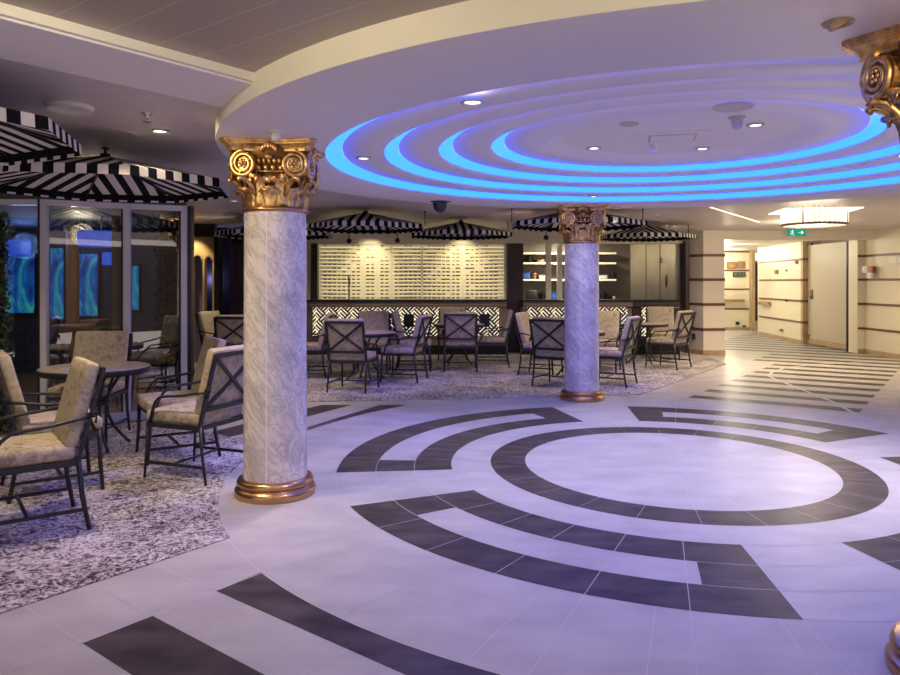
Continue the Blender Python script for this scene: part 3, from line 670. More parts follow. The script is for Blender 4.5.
# exit sign
Y = 14.6; p = at(796.5, 232.6, Y)
t = thing('exit_sign', 'small green exit sign with white running figure under the ceiling', 'exit sign', p)
b = MB(); b.box((0, 0, 0), (0.37, 0.03, 0.14)); b.build('plate', M['green'], t)
b = MB(); b.box((0, 0, 0.075), (0.39, 0.05, 0.012)); b.box((-0.12, 0, 0.135), (0.015, 0.015, 0.12)); b.box((0.12, 0, 0.135), (0.015, 0.015, 0.12)); b.build('hanger', M['chrome'], t)
b = MB(); b.ell((-0.09, -0.018, 0.040), (0.014, 0.004, 0.014)); b.bar((-0.09, -0.018, 0.03), (-0.10, -0.018, -0.01), 0.02, 0.006); b.bar((-0.10, -0.018, -0.01), (-0.07, -0.018, -0.03), 0.012, 0.006); b.bar((-0.07, -0.018, -0.03), (-0.075, -0.018, -0.055), 0.012, 0.006); b.bar((-0.10, -0.018, -0.01), (-0.14, -0.018, -0.045), 0.012, 0.006); b.bar((-0.09, -0.018, 0.025), (-0.06, -0.018, 0.005), 0.010, 0.006); b.bar((-0.09, -0.018, 0.025), (-0.125, -0.018, 0.01), 0.010, 0.006)
b.build('running_figure', M['signwhite'], t); b = MB(); b.bar((0.02, -0.018, 0), (0.10, -0.018, 0), 0.018, 0.006); b.add([(0.09, -0.02, 0.035), (0.09, -0.02, -0.035), (0.14, -0.02, 0), (0.09, -0.016, 0.035), (0.09, -0.016, -0.035), (0.14, -0.016, 0)], [(0, 1, 2), (5, 4, 3), (0, 2, 5, 3), (1, 4, 5, 2), (0, 3, 4, 1)])
b.build('arrow', M['signwhite'], t)

# chandelier in its lit recess
cc = Vector((5.56, 11.0, 0))
t = thing('chandelier', 'wide drum chandelier of glowing crystals in a bright ceiling recess', 'chandelier', (cc.x, cc.y, 2.64))
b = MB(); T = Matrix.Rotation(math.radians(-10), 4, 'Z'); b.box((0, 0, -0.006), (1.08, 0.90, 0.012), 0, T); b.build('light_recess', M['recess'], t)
for k in range(40):
    a = 2*PI*k/40; b = MB(); T = Matrix.Translation((0.455*math.cos(a), 0.455*math.sin(a), 0))@Matrix.Rotation(a, 4, 'Z'); b.box((0, 0, -0.115), (0.018, 0.060, 0.205), 0, T); b.build('crystal_strand', M['crystal'], t)
b = MB(); b.lathe([(0.44, -0.235), (0.47, -0.235), (0.475, -0.215), (0.47, -0.20), (0.44, -0.20)], (0, 0, 0), 48, 0, False); b.lathe([(0.44, -0.235), (0.44, -0.20)], (0, 0, 0), 48, 0, False); b.build('ring', M['plaque'], t)
b = MB(); b.lathe([(0.0, -0.222), (0.44, -0.222), (0.44, -0.214), (0, -0.214)], (0, 0, 0), 48, 0, False); b.build('diffuser', M['crystal'], t)
for k in range(4):
    a = PI/4+k*PI/2; b = MB(); b.bar((0.467*math.cos(a), 0.467*math.sin(a), -0.01), (0.467*math.cos(a), 0.467*math.sin(a), -0.21), 0.012, 0.012); b.build('strap', M['plaque'], t)
lamp('chandelier_light', 'POINT', (cc.x, cc.y, 2.34), 42, (1.0, 0.80, 0.50), 0.35)
b = MB(); b.bar(Vector((3.78, 10.46, ZL-0.004)), Vector((5.61, 13.08, ZL-0.004)), 0.03, 0.008); tag(b.build('ceiling_light_strip', M['stripglow']), 'thin warm light strip in the ceiling left of the chandelier', 'light strip')

# ================================================================== COLUMNS
def leaf_mesh(b, ang, r0, z0, h, wd, out, n=16, k=10):
    T = Matrix.Rotation(ang, 4, 'Z'); vs = []
    line = [(0.0, 0.0), (0.004, 0.25), (0.012, 0.50), (0.028, 0.72), (0.055, 0.88), (0.085, 0.955), (0.108, 0.95), (0.115, 0.88), (0.106, 0.83)]
    wpr = [0.62, 0.86, 1.0, 1.0, 0.86, 0.68, 0.50, 0.36, 0.22]
    def pick(a, t):
        f = t*(len(a)-1); i = min(int(f), len(a)-2); f -= i; p, q = a[i], a[i+1]
        return tuple(x*(1-f)+y*f for x, y in zip(p, q)) if isinstance(p, tuple) else p*(1-f)+q*f
    for i in range(n+1):
        t = i/n; dr, hz = pick(line, t); ww = wd*pick(wpr, t)*(1+0.15*math.sin(t*5*2*PI))
        for j in range(k+1):
            q = -1+2*j/k; a = q*ww/(r0+0.03)
            rr = r0+dr*out+0.014*(1-q*q)+0.007*math.cos(q*4*PI)+(0.008 if abs(q) < 0.15 else 0)
            vs.append((rr*math.cos(a), rr*math.sin(a), z0+h*hz-0.16*h*q*q*t-0.02*h*(1-math.cos(q*4*PI))))
    fs = [(i*(k+1)+j, i*(k+1)+j+1, (i+1)*(k+1)+j+1, (i+1)*(k+1)+j) for i in range(n) for j in range(k)]
    b.add(vs, fs, 0, True, T)
def make_column(label):
    t = thing('column', label, 'column', (0, 0, 0), 0, 'marble columns around the round floor')
    b = MB(); b.lathe([(0.287, 0.0), (0.292, 0.02), (0.292, 0.045), (0.28, 0.062), (0.262, 0.066), (0.262, 0.078), (0.272, 0.084), (0.276, 0.10), (0.268, 0.122), (0.24, 0.130), (0.20, 0.131)], (0, 0, 0), 64); b.build('base', M['bronze'], t)
    b = MB(); b.lathe([(0.229, 0.128), (0.228, 0.5), (0.226, 1.2), (0.222, 2.055), (0.224, 2.06)], (0, 0, 0), 64, 0, False)
    for a in (-96, 84):
        T = Matrix.Rotation(math.radians(a), 4, 'Z'); b.bar((0.2265, 0, 0.13), (0.2225, 0, 2.055), 0.006, 0.007, 1, (0, 1, 0), T)
    b.build('shaft', [M['marble'], M['seam']], t)
    b = MB(); b.lathe([(0.20, 2.05), (0.232, 2.052), (0.240, 2.062), (0.240, 2.072), (0.232, 2.082), (0.20, 2.085)], (0, 0, 0), 64); b.build('neck_ring', M['bronze'], t)
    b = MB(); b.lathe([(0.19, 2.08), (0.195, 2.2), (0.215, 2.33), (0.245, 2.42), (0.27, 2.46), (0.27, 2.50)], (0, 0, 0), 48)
    for k in range(30):
        a = 2*PI*k/30; b.ell((0.245*math.cos(a), 0.245*math.sin(a), 2.355), (0.017, 0.017, 0.022), 6, 5, 1)
    b.lathe([(0.225, 2.325), (0.245, 2.322), (0.245, 2.334), (0.225, 2.338)], (0, 0, 0), 48, 1, False)
    cap = b.build('capital', [M['shadegold'], M['gold']], t)
    def outline(sc):
        pts = []; hd = 0.445*sc
        for k in range(4):
            a = PI/4+k*PI/2; c0 = Vector((math.cos(a), math.sin(a), 0))*hd; tg = Vector((-math.sin(a), math.cos(a), 0))
            c1 = Vector((math.cos(a+PI/2), math.sin(a+PI/2), 0))*hd; tg1 = Vector((-math.sin(a+PI/2), math.cos(a+PI/2), 0))
            p, q = c0+tg*0.030, c1-tg1*0.030; nm = Vector((math.cos(a+PI/4), math.sin(a+PI/4), 0))
            for i in range(13):
                u = i/12; pts.append(p.lerp(q, u)-nm*0.055*math.sin(PI*u))
        return pts
    b = MB(); rings = [(0.60, 2.468), (0.855, 2.468), (0.862, 2.476), (0.86, 2.484), (0.875, 2.492), (0.905, 2.504), (0.945, 2.513), (0.972, 2.518), (0.975, 2.524), (1.0, 2.527), (1.0, 2.549), (0.5, 2.549)]; vs = []; n_ = 52
    for sc, z in rings: vs += [(p.x, p.y, z) for p in outline(sc)]
    b.add(vs, [(r_*n_+i, r_*n_+(i+1) % n_, (r_+1)*n_+(i+1) % n_, (r_+1)*n_+i) for r_ in range(len(rings)-1) for i in range(n_)])
    b.build('abacus', M['gold'], cap)
    for k in range(4):
        for sg in (-1, 1):
            T = Matrix.Rotation(k*PI/2, 4, 'Z')@Matrix.Translation((0.262, sg*0.172, 2.375))@Matrix.Rotation(sg*math.radians(12), 4, 'Z')
            b = MB(); pts = []; rad = []
            for i in range(61):
                a = i/60*2.15*2*PI; r = 0.094*(1-i/60*0.66); pts.append((0.012+0.012*i/60, -sg*r*math.cos(a+PI/2), r*math.sin(a+PI/2))); rad.append(0.0165*(1-i/60*0.5))
            b.tube(pts, rad, 8, 0, T)
            b.add([( -0.075 if q else 0.0, 0.082*math.cos(2*PI*i/24), 0.082*math.sin(2*PI*i/24)) for q in (0, 1) for i in range(24)], [tuple(range(24)), tuple(range(47, 23, -1))]+[(i, i+24, (i+1) % 24+24, (i+1) % 24) for i in range(24)], 0, False, T)
            for i in range(6):
                a = i*PI/3; b.ell((0.028, 0.022*math.cos(a), 0.022*math.sin(a)), (0.010, 0.011, 0.011), 6, 4, 0, T)
            b.ell((0.034, 0, 0), (0.010, 0.011, 0.011), 6, 4, 0, T)
            for i in range(10):
                a = i*PI/5; b.ell((0.008, 0.055*math.cos(a), 0.055*math.sin(a)), (0.010, 0.007, 0.014), 6, 4, 0, T)
            b.build('volute', M['gold'], cap)
        # palmette above each face and the arching stem below the volutes
        T = Matrix.Rotation(k*PI/2, 4, 'Z'); b = MB()
        for i in range(-3, 4):
            a = i*0.36; b.ell((0.272+0.01*math.cos(a), 0.055*math.sin(a), 2.455+0.05*math.cos(a)), (0.018, 0.013, 0.036 if i == 0 else 0.026), 6, 5, 0, T)
        b.ell((0.28, 0, 2.425), (0.02, 0.03, 0.02), 8, 5, 0, T)
        for i in range(-2, 3): b.ell((0.258, i*0.035, 2.40), (0.018, 0.014, 0.022), 6, 5, 0, T)
        b.build('palmette', M['gold'], cap)
        b = MB(); b.ell((0.222, 0, 2.275), (0.028, 0.055, 0.035), 10, 6, 0, T); b.ell((0.235, -0.035, 2.285), (0.022, 0.018, 0.014), 8, 5, 0, T); b.ell((0.235, 0.035, 2.285), (0.022, 0.018, 0.014), 8, 5, 0, T); b.ell((0.24, 0, 2.262), (0.02, 0.012, 0.022), 8, 5, 0, T); b.build('boss', M['gold'], cap)
    for k in range(8):
        b = MB(); leaf_mesh(b, k*PI/4+PI/8, 0.203, 2.09, 0.235, 0.060, 0.75); b.build('leaf', M['gold'], cap, 0.006)
    for k in range(8):
        b = MB(); leaf_mesh(b, k*PI/4, 0.205, 2.08, 0.15, 0.078, 0.62); b.build('leaf', M['gold'], cap, 0.006)
    for k in range(4):
        for sg in (-1, 1):
            T = Matrix.Rotation(k*PI/2, 4, 'Z'); b = MB(); b.tube([(0.20, sg*0.10, 2.16), (0.225, sg*0.125, 2.22), (0.25, sg*0.155, 2.265), (0.275, sg*0.19, 2.28), (0.285, sg*0.205, 2.265), (0.275, sg*0.20, 2.25)], [0.012, 0.015, 0.019, 0.021, 0.017, 0.010], 8, 0, T); b.build('scroll_stem', M['gold'], cap)
    return t
col1 = make_column('marble column with gold capital at the left beside the cross backed chair'); col1.location = (-1.284, 5.296, 0); col1.rotation_euler.z = math.radians(4)
dup(col1, (1.743, 9.53, 0), math.radians(-7), 'marble column with gold capital in the middle, before the far tables')
dup(col1, (2.03, 2.80, 0), math.radians(16), 'nearest marble column, gold capital and bronze base cut by the right edge')

# ================================================================== CHAIRS
def make_chair(label, group):
    t = thing('armchair', label, 'chair', (0, 0, 0), 0, group)
    W2 = 0.275
    b = MB(); b.bar((-W2, 0.26, 0.425), (W2, 0.26, 0.425), 0.022, 0.035); b.bar((-W2, -0.25, 0.425), (W2, -0.25, 0.425), 0.022, 0.035)
    for s in (-1, 1): b.bar((s*W2, -0.26, 0.425), (s*W2, 0.27, 0.425), 0.022, 0.035)
    for k in (-0.1, 0.1): b.bar((-W2, k, 0.43), (W2, k, 0.43), 0.03, 0.012)
    b.build('seat_frame', M['iron'], t)
    for s in (-1, 1):
        b = MB(); b.tube([(s*(W2+0.005), 0.285, 0.0), (s*W2, 0.268, 0.22), (s*W2, 0.262, 0.445)], [0.0135, 0.0155, 0.017], 4); b.build('leg', M['iron'], t)
        b = MB(); b.tube([(s*(W2+0.008), -0.315, 0.0), (s*W2, -0.275, 0.22), (s*W2, -0.255, 0.445)], [0.0135, 0.0155, 0.017], 4); b.build('leg', M['iron'], t)
    b = MB()
    for s in (-1, 1): b.bar((s*(W2+0.002), -0.295, 0.13), (s*(W2+0.002), 0.276, 0.13), 0.014, 0.022)
    b.bar((-W2, 0.02, 0.13), (W2, 0.02, 0.13), 0.020, 0.014); b.build('stretcher', M['iron'], t)
    b = MB()
    yb = lambda z: -0.255-(z-0.44)*0.26
    for s in (-1, 1): b.bar((s*W2, yb(0.43), 0.43), (s*(W2-0.005), yb(1.0), 1.0), 0.020, 0.034, 0, (1, 0, 0))
    b.bar((-W2, yb(0.985), 0.985), (W2, yb(0.985), 0.985), 0.022, 0.034); b.bar((-W2, yb(0.565), 0.565), (W2, yb(0.565), 0.565), 0.018, 0.034)
    for s in (-1, 1): b.bar((-s*(W2-0.01), yb(0.57)-0.002, 0.575), (s*(W2-0.01), yb(0.975)-0.002, 0.975), 0.012, 0.030)
    b.build('back_frame', M['iron'], t)
    for s in (-1, 1):
        y0 = yb(0.70); b = MB()
        b.tube([(s*W2, y0, 0.70), (s*(W2+0.02), y0+0.08, 0.695), (s*(W2+0.03), y0+0.22, 0.672), (s*(W2+0.03), y0+0.36, 0.660), (s*(W2+0.028), y0+0.43, 0.650), (s*(W2+0.022), y0+0.48, 0.61), (s*(W2+0.01), y0+0.52, 0.54), (s*W2, y0+0.555, 0.445)], 0.0155, 6, 0, None, False, 0.75)
        b.build('arm', M['iron'], t)
        b = MB(); b.ell((s*(W2+0.012), yb(0.72)-0.012, 0.72), (0.022, 0.028, 0.026), 8, 6); b.tube([(s*(W2+0.02), yb(0.72), 0.72), (s*(W2+0.03), yb(0.70)-0.03, 0.70), (s*(W2+0.028), yb(0.66)-0.035, 0.665)], [0.016, 0.013, 0.016], 5, 0, None, False, 0.5); b.build('tie', M['tie'], t)
    b = MB(); b.cushion((0, 0.025, 0.487), (0.545, 0.535, 0.095), 0.032, 0.012); b.build('seat_cushion', M['fabric'], t)
    T = Matrix.Translation((0, yb(0.775)+0.062, 0.775))@Matrix.Rotation(math.radians(14.6), 4, 'X')@Matrix.Rotation(PI/2, 4, 'X')
    b = MB(); b.cushion((0, 0, 0), (0.53, 0.53, 0.085), 0.030, 0.010, 7, 0, T); b.build('back_cushion', M['fabric'], t)
    return t
def hd(deg): return math.radians(deg-90)      # heading the sitter would face, measured from +X
NG, FG = 'armchairs at the near left table', 'armchairs at the far tables'
ch1 = make_chair('nearest armchair at the lower left with its back to the round table', NG); ch1.location = (-2.67, 4.53, 0.007); ch1.rotation_euler.z = hd(216.5)
CH_L = [((-2.98, 5.42), 36, 'armchair cut by the left edge, seen from its side', NG), ((-3.60, 7.17), -86, 'armchair behind the near round table with its back against the glass', NG),
 ((-2.45, 6.44), 212, 'tan armchair facing left between the near table and the column chair', NG), ((-2.04, 5.83), 158.6, 'cross backed armchair right beside the left column', NG),
 ((-1.378, 10.31), 78, 'cross backed armchair facing away, just right of the left column', FG), ((-0.73, 11.32), 166, 'armchair facing left with purple lit back, left of the middle', FG),
 ((0.18, 12.62), 90, 'cross backed armchair facing away before the bar, left of the far column', FG), ((0.77, 13.30), 178, 'armchair facing left at the right end of the long bar counter', FG),
 ((-1.33, 12.3), -90, 'armchair facing the viewer behind the table beside the left column', FG), ((-2.30, 11.80), 180, 'armchair half hidden by the left column with its back to the right', FG),
 ((-0.62, 12.62), 0, 'armchair facing right in front of the left black box', FG), ((0.05, 14.45), -90, 'armchair facing the viewer close to the long bar counter', FG),
 ((1.62, 10.74), 57, 'cross backed armchair directly left of the far column', FG), ((1.53, 12.05), -25, 'armchair facing right behind the cross backed chair left of the far column', FG),
 ((2.62, 12.45), -110, 'armchair facing the viewer just right of the far column', FG), ((2.43, 10.86), 150, 'armchair facing left on the right side of the far column', FG),
 ((3.94, 13.03), 137, 'rightmost cross backed armchair near the cream pillar', FG), ((4.30, 14.55), -98, 'brown armchair facing the viewer before the short dark bar counter', FG),
 ((3.02, 13.80), 5, 'armchair facing right partly hidden behind the chair right of the far column', FG),
 ((-3.90, 12.50), -18, 'beige armchair facing right by the arched wall', FG), ((-3.36, 11.5), 90, 'cross backed armchair facing away, just left of the left column', FG)]
for (cx_, cy_), h_, lab, g in CH_L: dup(ch1, (cx_, cy_, 0.007), hd(h_), lab, g)

# ================================================================== TABLES
def make_table(label):
    t = thing('round_table', label, 'table', (0, 0, 0), 0, 'round iron tables')
    b = MB(); b.lathe([(0.0, 0.725), (0.495, 0.725), (0.497, 0.748), (0.49, 0.756), (0, 0.756)], (0, 0, 0), 56, 0, False); top = b.build('tabletop', M['tabletop'], t)
    b = MB(); b.lathe([(0.47, 0.700), (0.505, 0.700), (0.508, 0.735), (0.505, 0.752), (0.498, 0.752), (0.497, 0.722), (0.47, 0.722), (0.47, 0.700)], (0, 0, 0), 56, 0, False); b.build('edge_band', M['iron'], top)
    for k in range(4):
        T = Matrix.Rotation(PI/4+k*PI/2, 4, 'Z'); b = MB()
        b.tube([(0.30, 0, 0.715), (0.22, 0, 0.64), (0.14, 0, 0.53), (0.105, 0, 0.42), (0.115, 0, 0.31), (0.17, 0, 0.19), (0.26, 0, 0.08), (0.33, 0, 0.012)], 0.0155, 6, 0, T); b.build('leg', M['iron'], t)
    for o_ in t.children: o_.scale = (0.95, 0.95, 1)
    b = MB(); b.lathe([(0.085, 0.405), (0.125, 0.405), (0.125, 0.435), (0.085, 0.435), (0.085, 0.405)], (0, 0, 0), 24, 0, False); b.build('ring', M['iron'], t)
    return t
tb = make_table('nearest round table among the left armchairs'); tb.location = (-3.30, 6.70, 0.007)
for (a, c_), lab in zip([(-1.33, 11.33), (0.17, 13.55), (2.0, 11.55), (3.68, 13.78)], ['round table behind the cross backed chair right of the left column', 'round table in the middle before the long bar counter',
    'round table mostly hidden behind the far column', 'round table before the steel panels at the right']):
    dup(tb, (a, c_, 0.007), 0.3*a, lab)

# ================================================================== UMBRELLAS
def make_umbrella(label, R=1.0):
    t = thing('hanging_umbrella', label, 'umbrella', (0, 0, 0), 0, 'black and white striped umbrellas')
    zr, za = 0.0, 0.21                    # rim and apex above the base
    N = 11
    cb, vb, lb = MB(), MB(), MB()
    for k in range(8):
        a0, a1 = PI/8+k*PI/4, PI/8+(k+1)*PI/4
        p, q = Vector((R*math.cos(a0), R*math.sin(a0), zr)), Vector((R*math.cos(a1), R*math.sin(a1), zr)); ap = Vector((0, 0, za))
        mid = (p+q)/2; mi_ = lambda i: (i+k*N) % 2
        for i in range(N):
            s0, s1 = i/N, (i+1)/N
            f = lambda s, tt: p.lerp(q, s)+(ap-mid)*tt
            h = lambda s: 1-abs(2*s-1)
            if s0 < 0.5 < s1: pts = [f(s0, 0), f(s1, 0), f(s1, h(s1)), f(0.5, 1), f(s0, h(s0))]
            else: pts = [f(s0, 0), f(s1, 0), f(s1, h(s1)), f(s0, h(s0))]
            cb.add(pts, [tuple(range(len(pts)))], mi_(i))
            dz = 0.066
            nrm = (mid-Vector((0, 0, zr))).normalized()
            w0 = nrm*0.006
            if i == 0: lb.add([p-nrm*0.012, q-nrm*0.012, q-nrm*0.012-Vector((0, 0, 0.050)), p-nrm*0.012-Vector((0, 0, 0.050))], [(0, 1, 2, 3)], 0)
            vb.add([p.lerp(q, s0), p.lerp(q, s1), p.lerp(q, s1)+w0-Vector((0, 0, dz)), p.lerp(q, s0)+w0-Vector((0, 0, dz))], [(0, 3, 2, 1)], mi_(i))
    cv = cb.build('canopy', [M['black_cloth'], M['white_cloth']], t, 0.004)
    vb.build('valance', [M['black_cloth'], M['white_cloth']], cv, 0.004)
    lb.build('inner_band', M['black_cloth'], cv, 0.003)  # plain black band along the inside of the valance
    for k in range(8):
        a = PI/8+k*PI/4; b = MB(); b.bar((0.03*math.cos(a), 0.03*math.sin(a), za-0.022), (R*0.99*math.cos(a), R*0.99*math.sin(a), zr-0.014), 0.012, 0.016); b.build('rib', M['black'], t)
    b = MB(); b.lathe([(0.0, za-0.07), (0.035, za-0.06), (0.04, za-0.02), (0.04, za+0.015), (0, za+0.02)], (0, 0, 0), 14); b.build('hub', M['black'], t)
    return t
def rods(u, zr, R, rot, sides=()):
    b = MB(); b.tube([(0, 0, 0.22), (0, 0, ZL-zr)], 0.011, 8); b.lathe([(0.03, ZL-zr-0.012), (0.03, ZL-zr)], (0, 0, 0), 14); b.build('hanging_rod', M['black'], u)
    for a in sides:
        a -= rot; b = MB(); xx, yy = R*0.96*math.cos(a), R*0.96*math.sin(a); b.tube([(xx, yy, 0.012), (xx, yy, ZL-zr)], 0.007, 6); b.lathe([(0.02, ZL-zr-0.01), (0.02, ZL-zr)], (xx, yy, 0), 12); b.build('hanging_rod', M['black'], u)
um = make_umbrella('striped umbrella hanging above the near glass panels'); first = True
for (ux, uy, zr, sc, rot, lab, sd) in [(-2.80, 5.85, 2.365, 1.0, 12, 'striped umbrella hanging before the glass panels at the left', (PI*0.62,)), (-3.03, 3.76, 2.385, 1.0, 16, 'nearest striped umbrella cut by the left edge', ()),
      (-1.30, 11.1, 2.415, 0.95, 0, 'striped umbrella just right of the left column', (0.0, PI)), (0.19, 12.7, 2.405, 0.93, 3, 'striped umbrella in the middle before the backlit screen', (0.3,)),
      (1.90, 10.75, 2.43, 1.02, 0, 'striped umbrella behind the capital of the far column', (0.0, PI)), (3.72, 13.7, 2.425, 0.93, 5, 'rightmost striped umbrella beside the cream pillar', (0.2,)), (-2.97, 12.2, 2.38, 1.0, 0, 'striped umbrella half hidden behind the left column', ())]:
    if first: u = um; u['label'] = lab; first = False
    else: u = copy_tree(base_u); u['label'] = lab
    if u is um:
        base_u = copy_tree(um)            # a bare copy without rods is kept as the source
    u.location = (ux, uy, zr); u.rotation_euler.z = math.radians(rot); 
    for ch in u.children: ch.scale = (sc, sc, 1.0)
    rods(u, zr, sc, math.radians(rot), sd)
def wipe(o):
    for ch in list(o.children): wipe(ch)
    bpy.data.objects.remove(o)
wipe(base_u)

# ================================================================== GLASS ENCLOSURE AT THE LEFT
GZ = 2.42
gp = [(-5.5, 7.55), (-4.275, 7.60), (-3.583, 8.0), (-3.036, 8.25), (-3.36, 9.2)]
t = thing('glass_enclosure', 'white framed glass panels of a rounded enclosure behind the near table', 'glass wall', (gp[2][0], gp[2][1], 0)); O = Vector((gp[2][0], gp[2][1], 0))
for i, (px_, py_) in enumerate(gp[1:4]):
    b = MB(); b.box((px_-O.x, py_-O.y, GZ/2), (0.065, 0.075, GZ)); b.build('post', M['whiteframe'], t)
    b = MB(); b.box((px_-O.x-0.048, py_-O.y-0.0, GZ/2), (0.022, 0.07, GZ)); b.build('seal', M['black'], t)
for p, q in zip(gp, gp[1:]):
    p, q = Vector((p[0], p[1], 0))-O, Vector((q[0], q[1], 0))-O
    b = MB(); b.bar(p+Vector((0, 0, GZ-0.03)), q+Vector((0, 0, GZ-0.03)), 0.06, 0.06); b.build('top_rail', M['whiteframe'], t)
    b = MB(); b.bar(p+Vector((0, 0, 0.06)), q+Vector((0, 0, 0.06)), 0.06, 0.10); b.build('bottom_rail', M['whiteframe'], t)
    d = (q-p).normalized(); nrm = Vector((-d.y, d.x, 0))
    b = MB(); e = nrm*0.005; b.prism([p-e, q-e, q+e, p+e], 0.11, GZ-0.06); b.build('glass_pane', M['glass'], t)
b = MB(); b.box((gp[3][0]-O.x+0.055, gp[3][1]-O.y+0.03, GZ/2), (0.045, 0.09, GZ)); b.build('dark_jamb', M['black'], t)
b = MB(); b.prism([Vector((p[0], p[1], 0))-O for p in gp]+[Vector((-4.5, 12.2, 0))-O, Vector((-8.9, 12.2, 0))-O, Vector((-8.9, 7.55, 0))-O], GZ, 2.635); b.build('top_panel', M['dimwall'], t)
# inside the enclosure
b = MB(); b.prism([(p[0]-0.04, p[1]+0.06) for p in gp[:4]]+[(-3.45, 9.2), (-4.55, 12.1), (-8.9, 12.1), (-8.9, 7.6)], 0.008, 0.012); struct(b.build('floor_inside', M['orange']), 'orange brown floor inside the glass enclosure')
wbox('wall_enclosure', -8.9, -4.5, 12.2, 12.3, 0, 2.64, M['dimwall'], 'dim back wall inside the glass enclosure')
b = MB(); b.prism([(-3.38, 9.24), (-4.50, 12.2), (-4.58, 12.2), (-3.46, 9.24)], 0, 2.64); struct(b.build('wall_enclosure_side', M['dimwall']), 'side wall of the glass enclosure')
def wscreen(x0, x1, z0, z1, lab):
    b = MB(); Y = 12.15; t = thing('wall_screen', lab, 'screen', ((x0+x1)/2, Y, z0)); b.box((0, 0, (z1-z0)/2), (x1-x0, 0.05, z1-z0)); b.build('frame', M['black'], t)
    b = MB(); b.box((0, -0.03, (z1-z0)/2), (x1-x0-0.06, 0.012, z1-z0-0.06)); b.build('screen_face', M['screen'], t)
xe = lambda px: x(px, 12.15)
wscreen(xe(5), xe(37), 1.0, 2.05, 'glowing blue green screen at the left behind the glass'); wscreen(xe(48), xe(66), 0.9, 2.15, 'narrow glowing screen behind the glass beside the brown post'); wscreen(xe(77), xe(100), 0.95, 2.05, 'glowing blue green screen in the middle behind the glass'); wscreen(xe(129), xe(141), 1.05, 1.85, 'glowing screen at the right behind the glass')
b = MB(); b.lathe([(0.13, 0), (0.13, 0.06), (0.10, 0.08), (0.095, 2.3), (0.13, 2.34), (0.13, 2.41)], (x(72.5, 11.2), 11.2, 0.01), 20); tag(b.build('wooden_post', M['brownwood']), 'brown wooden post behind the middle glass panel', 'post')
b = MB(); b.box((x(116.5, 9.4), 9.4, 1.21), (0.07, 0.12, 2.40)); tag(b.build('cream_post', M['tanwood']), 'cream post behind the middle glass panel, right side', 'post')
t = thing('wooden_cabinet', 'small orange wood cabinet behind the glass', 'cabinet', (x(96, 10.5), 10.5, 0.012))
b = MB(); b.box((0, 0, 0.48), (0.24, 0.35, 0.94)); b.box((0, 0, 0.97), (0.28, 0.4, 0.04)); b.build('body', M['brownwood'], t)
b = MB(); b.box((0, -0.182, 0.5), (0.19, 0.02, 0.8)); dr = b.build('door', M['brownwood'], t)
b = MB(); b.ell((0.07, -0.2, 0.55), (0.012, 0.012, 0.012)); b.build('knob', M['chrome'], dr)
t = thing('wooden_table', 'small wooden table behind the glass', 'table', (x(74, 10.0), 10.0, 0.012))
b = MB(); b.lathe([(0, 0.90), (0.27, 0.90), (0.28, 0.92), (0.27, 0.95), (0, 0.95)], (0, 0, 0), 28); b.lathe([(0.2, 0.78), (0.24, 0.90)], (0, 0, 0), 28, 0, False); b.build('tabletop', M['brownwood'], t)
for k in range(4):
    a = PI/4+k*PI/2; b = MB(); b.bar((0.18*math.cos(a), 0.18*math.sin(a), 0.90), (0.22*math.cos(a), 0.22*math.sin(a), 0), 0.03, 0.03); b.build('leg', M['brownwood'], t)
for px, z, r, lab in ((102, 2.12, 0.30, 'large blue glowing drum standing in for a reflection in the middle glass panel'), (9, 2.0, 0.26, 'blue lit drum lamp hanging behind the left glass panel'), (108, 1.92, 0.09, 'small blue lamp below the large blue glowing drum')):  # first drum is added in place of a blue reflection
    Y = 9.6 if r > 0.2 else 11.5; t = thing('blue_drum', lab, 'lamp', (x(px, Y), Y, z), 0, 'blue drum lamps')
    b = MB(); b.lathe([(0, -0.09), (r*0.98, -0.10), (r, -0.06), (r, 0.06), (r*0.98, 0.10), (0, 0.11)], (0, 0, 0), 32, 0, False); b.build('lamp_shade', M['bluelamp'], t)
    b = MB(); b.tube([(0, 0, 0.10), (0, 0, GZ-z)], 0.01, 6); b.build('rod', M['black'], t)
# unseen point lamps without fixtures, brighten the inside of the enclosure
lamp('enclosure_light', 'POINT', (-5.0, 9.8, 2.2), 14, (1, 0.85, 0.6), 0.15)
lamp('enclosure_blue_light', 'POINT', (-6.5, 11.0, 2.1), 10, (0.2, 0.35, 1), 0.2)
# hedges
def hedge(name, lab, x0, y0, r, z0, z1, n):
    b = MB(); core = MB(); random.seed(int(x0*100+y0)); core.lathe([(r*0.6, z0), (r*0.72, z0+0.3), (r*0.72, z1-0.2), (r*0.5, z1-0.03)], (x0, y0, 0), 10)
    for i in range(n):
        a = random.uniform(0, 2*PI); rr = r*random.uniform(0.62, 1.06); z = random.uniform(z0, z1); c = Vector((x0+rr*math.cos(a), y0+rr*math.sin(a), z))
        s = random.uniform(0.018, 0.034); R_ = Matrix.Rotation(a+random.uniform(-0.9, 0.9), 4, 'Z')@Matrix.Rotation(random.uniform(-1.1, 1.1), 4, 'Y')@Matrix.Rotation(random.uniform(-1, 1), 4, 'X')
        vs = [Vector(v)*s for v in ((0.0, 0, -1), (0.12, 0.55, -0.2), (0.0, 0.3, 0.7), (0, 0, 1.15), (0.0, -0.3, 0.7), (0.12, -0.55, -0.2))]
        b.add([R_@v+c for v in vs], [(0, 1, 2, 3), (0, 3, 4, 5)], 0)
    t = thing(name, lab, 'hedge', (x0, y0, 0), 0, 'tall clipped hedges')
    o = b.build('foliage', M['leaf'], t); o.location = (-x0, -y0, 0)
    o = core.build('stem', M['twig'], t); o.location = (-x0, -y0, 0)
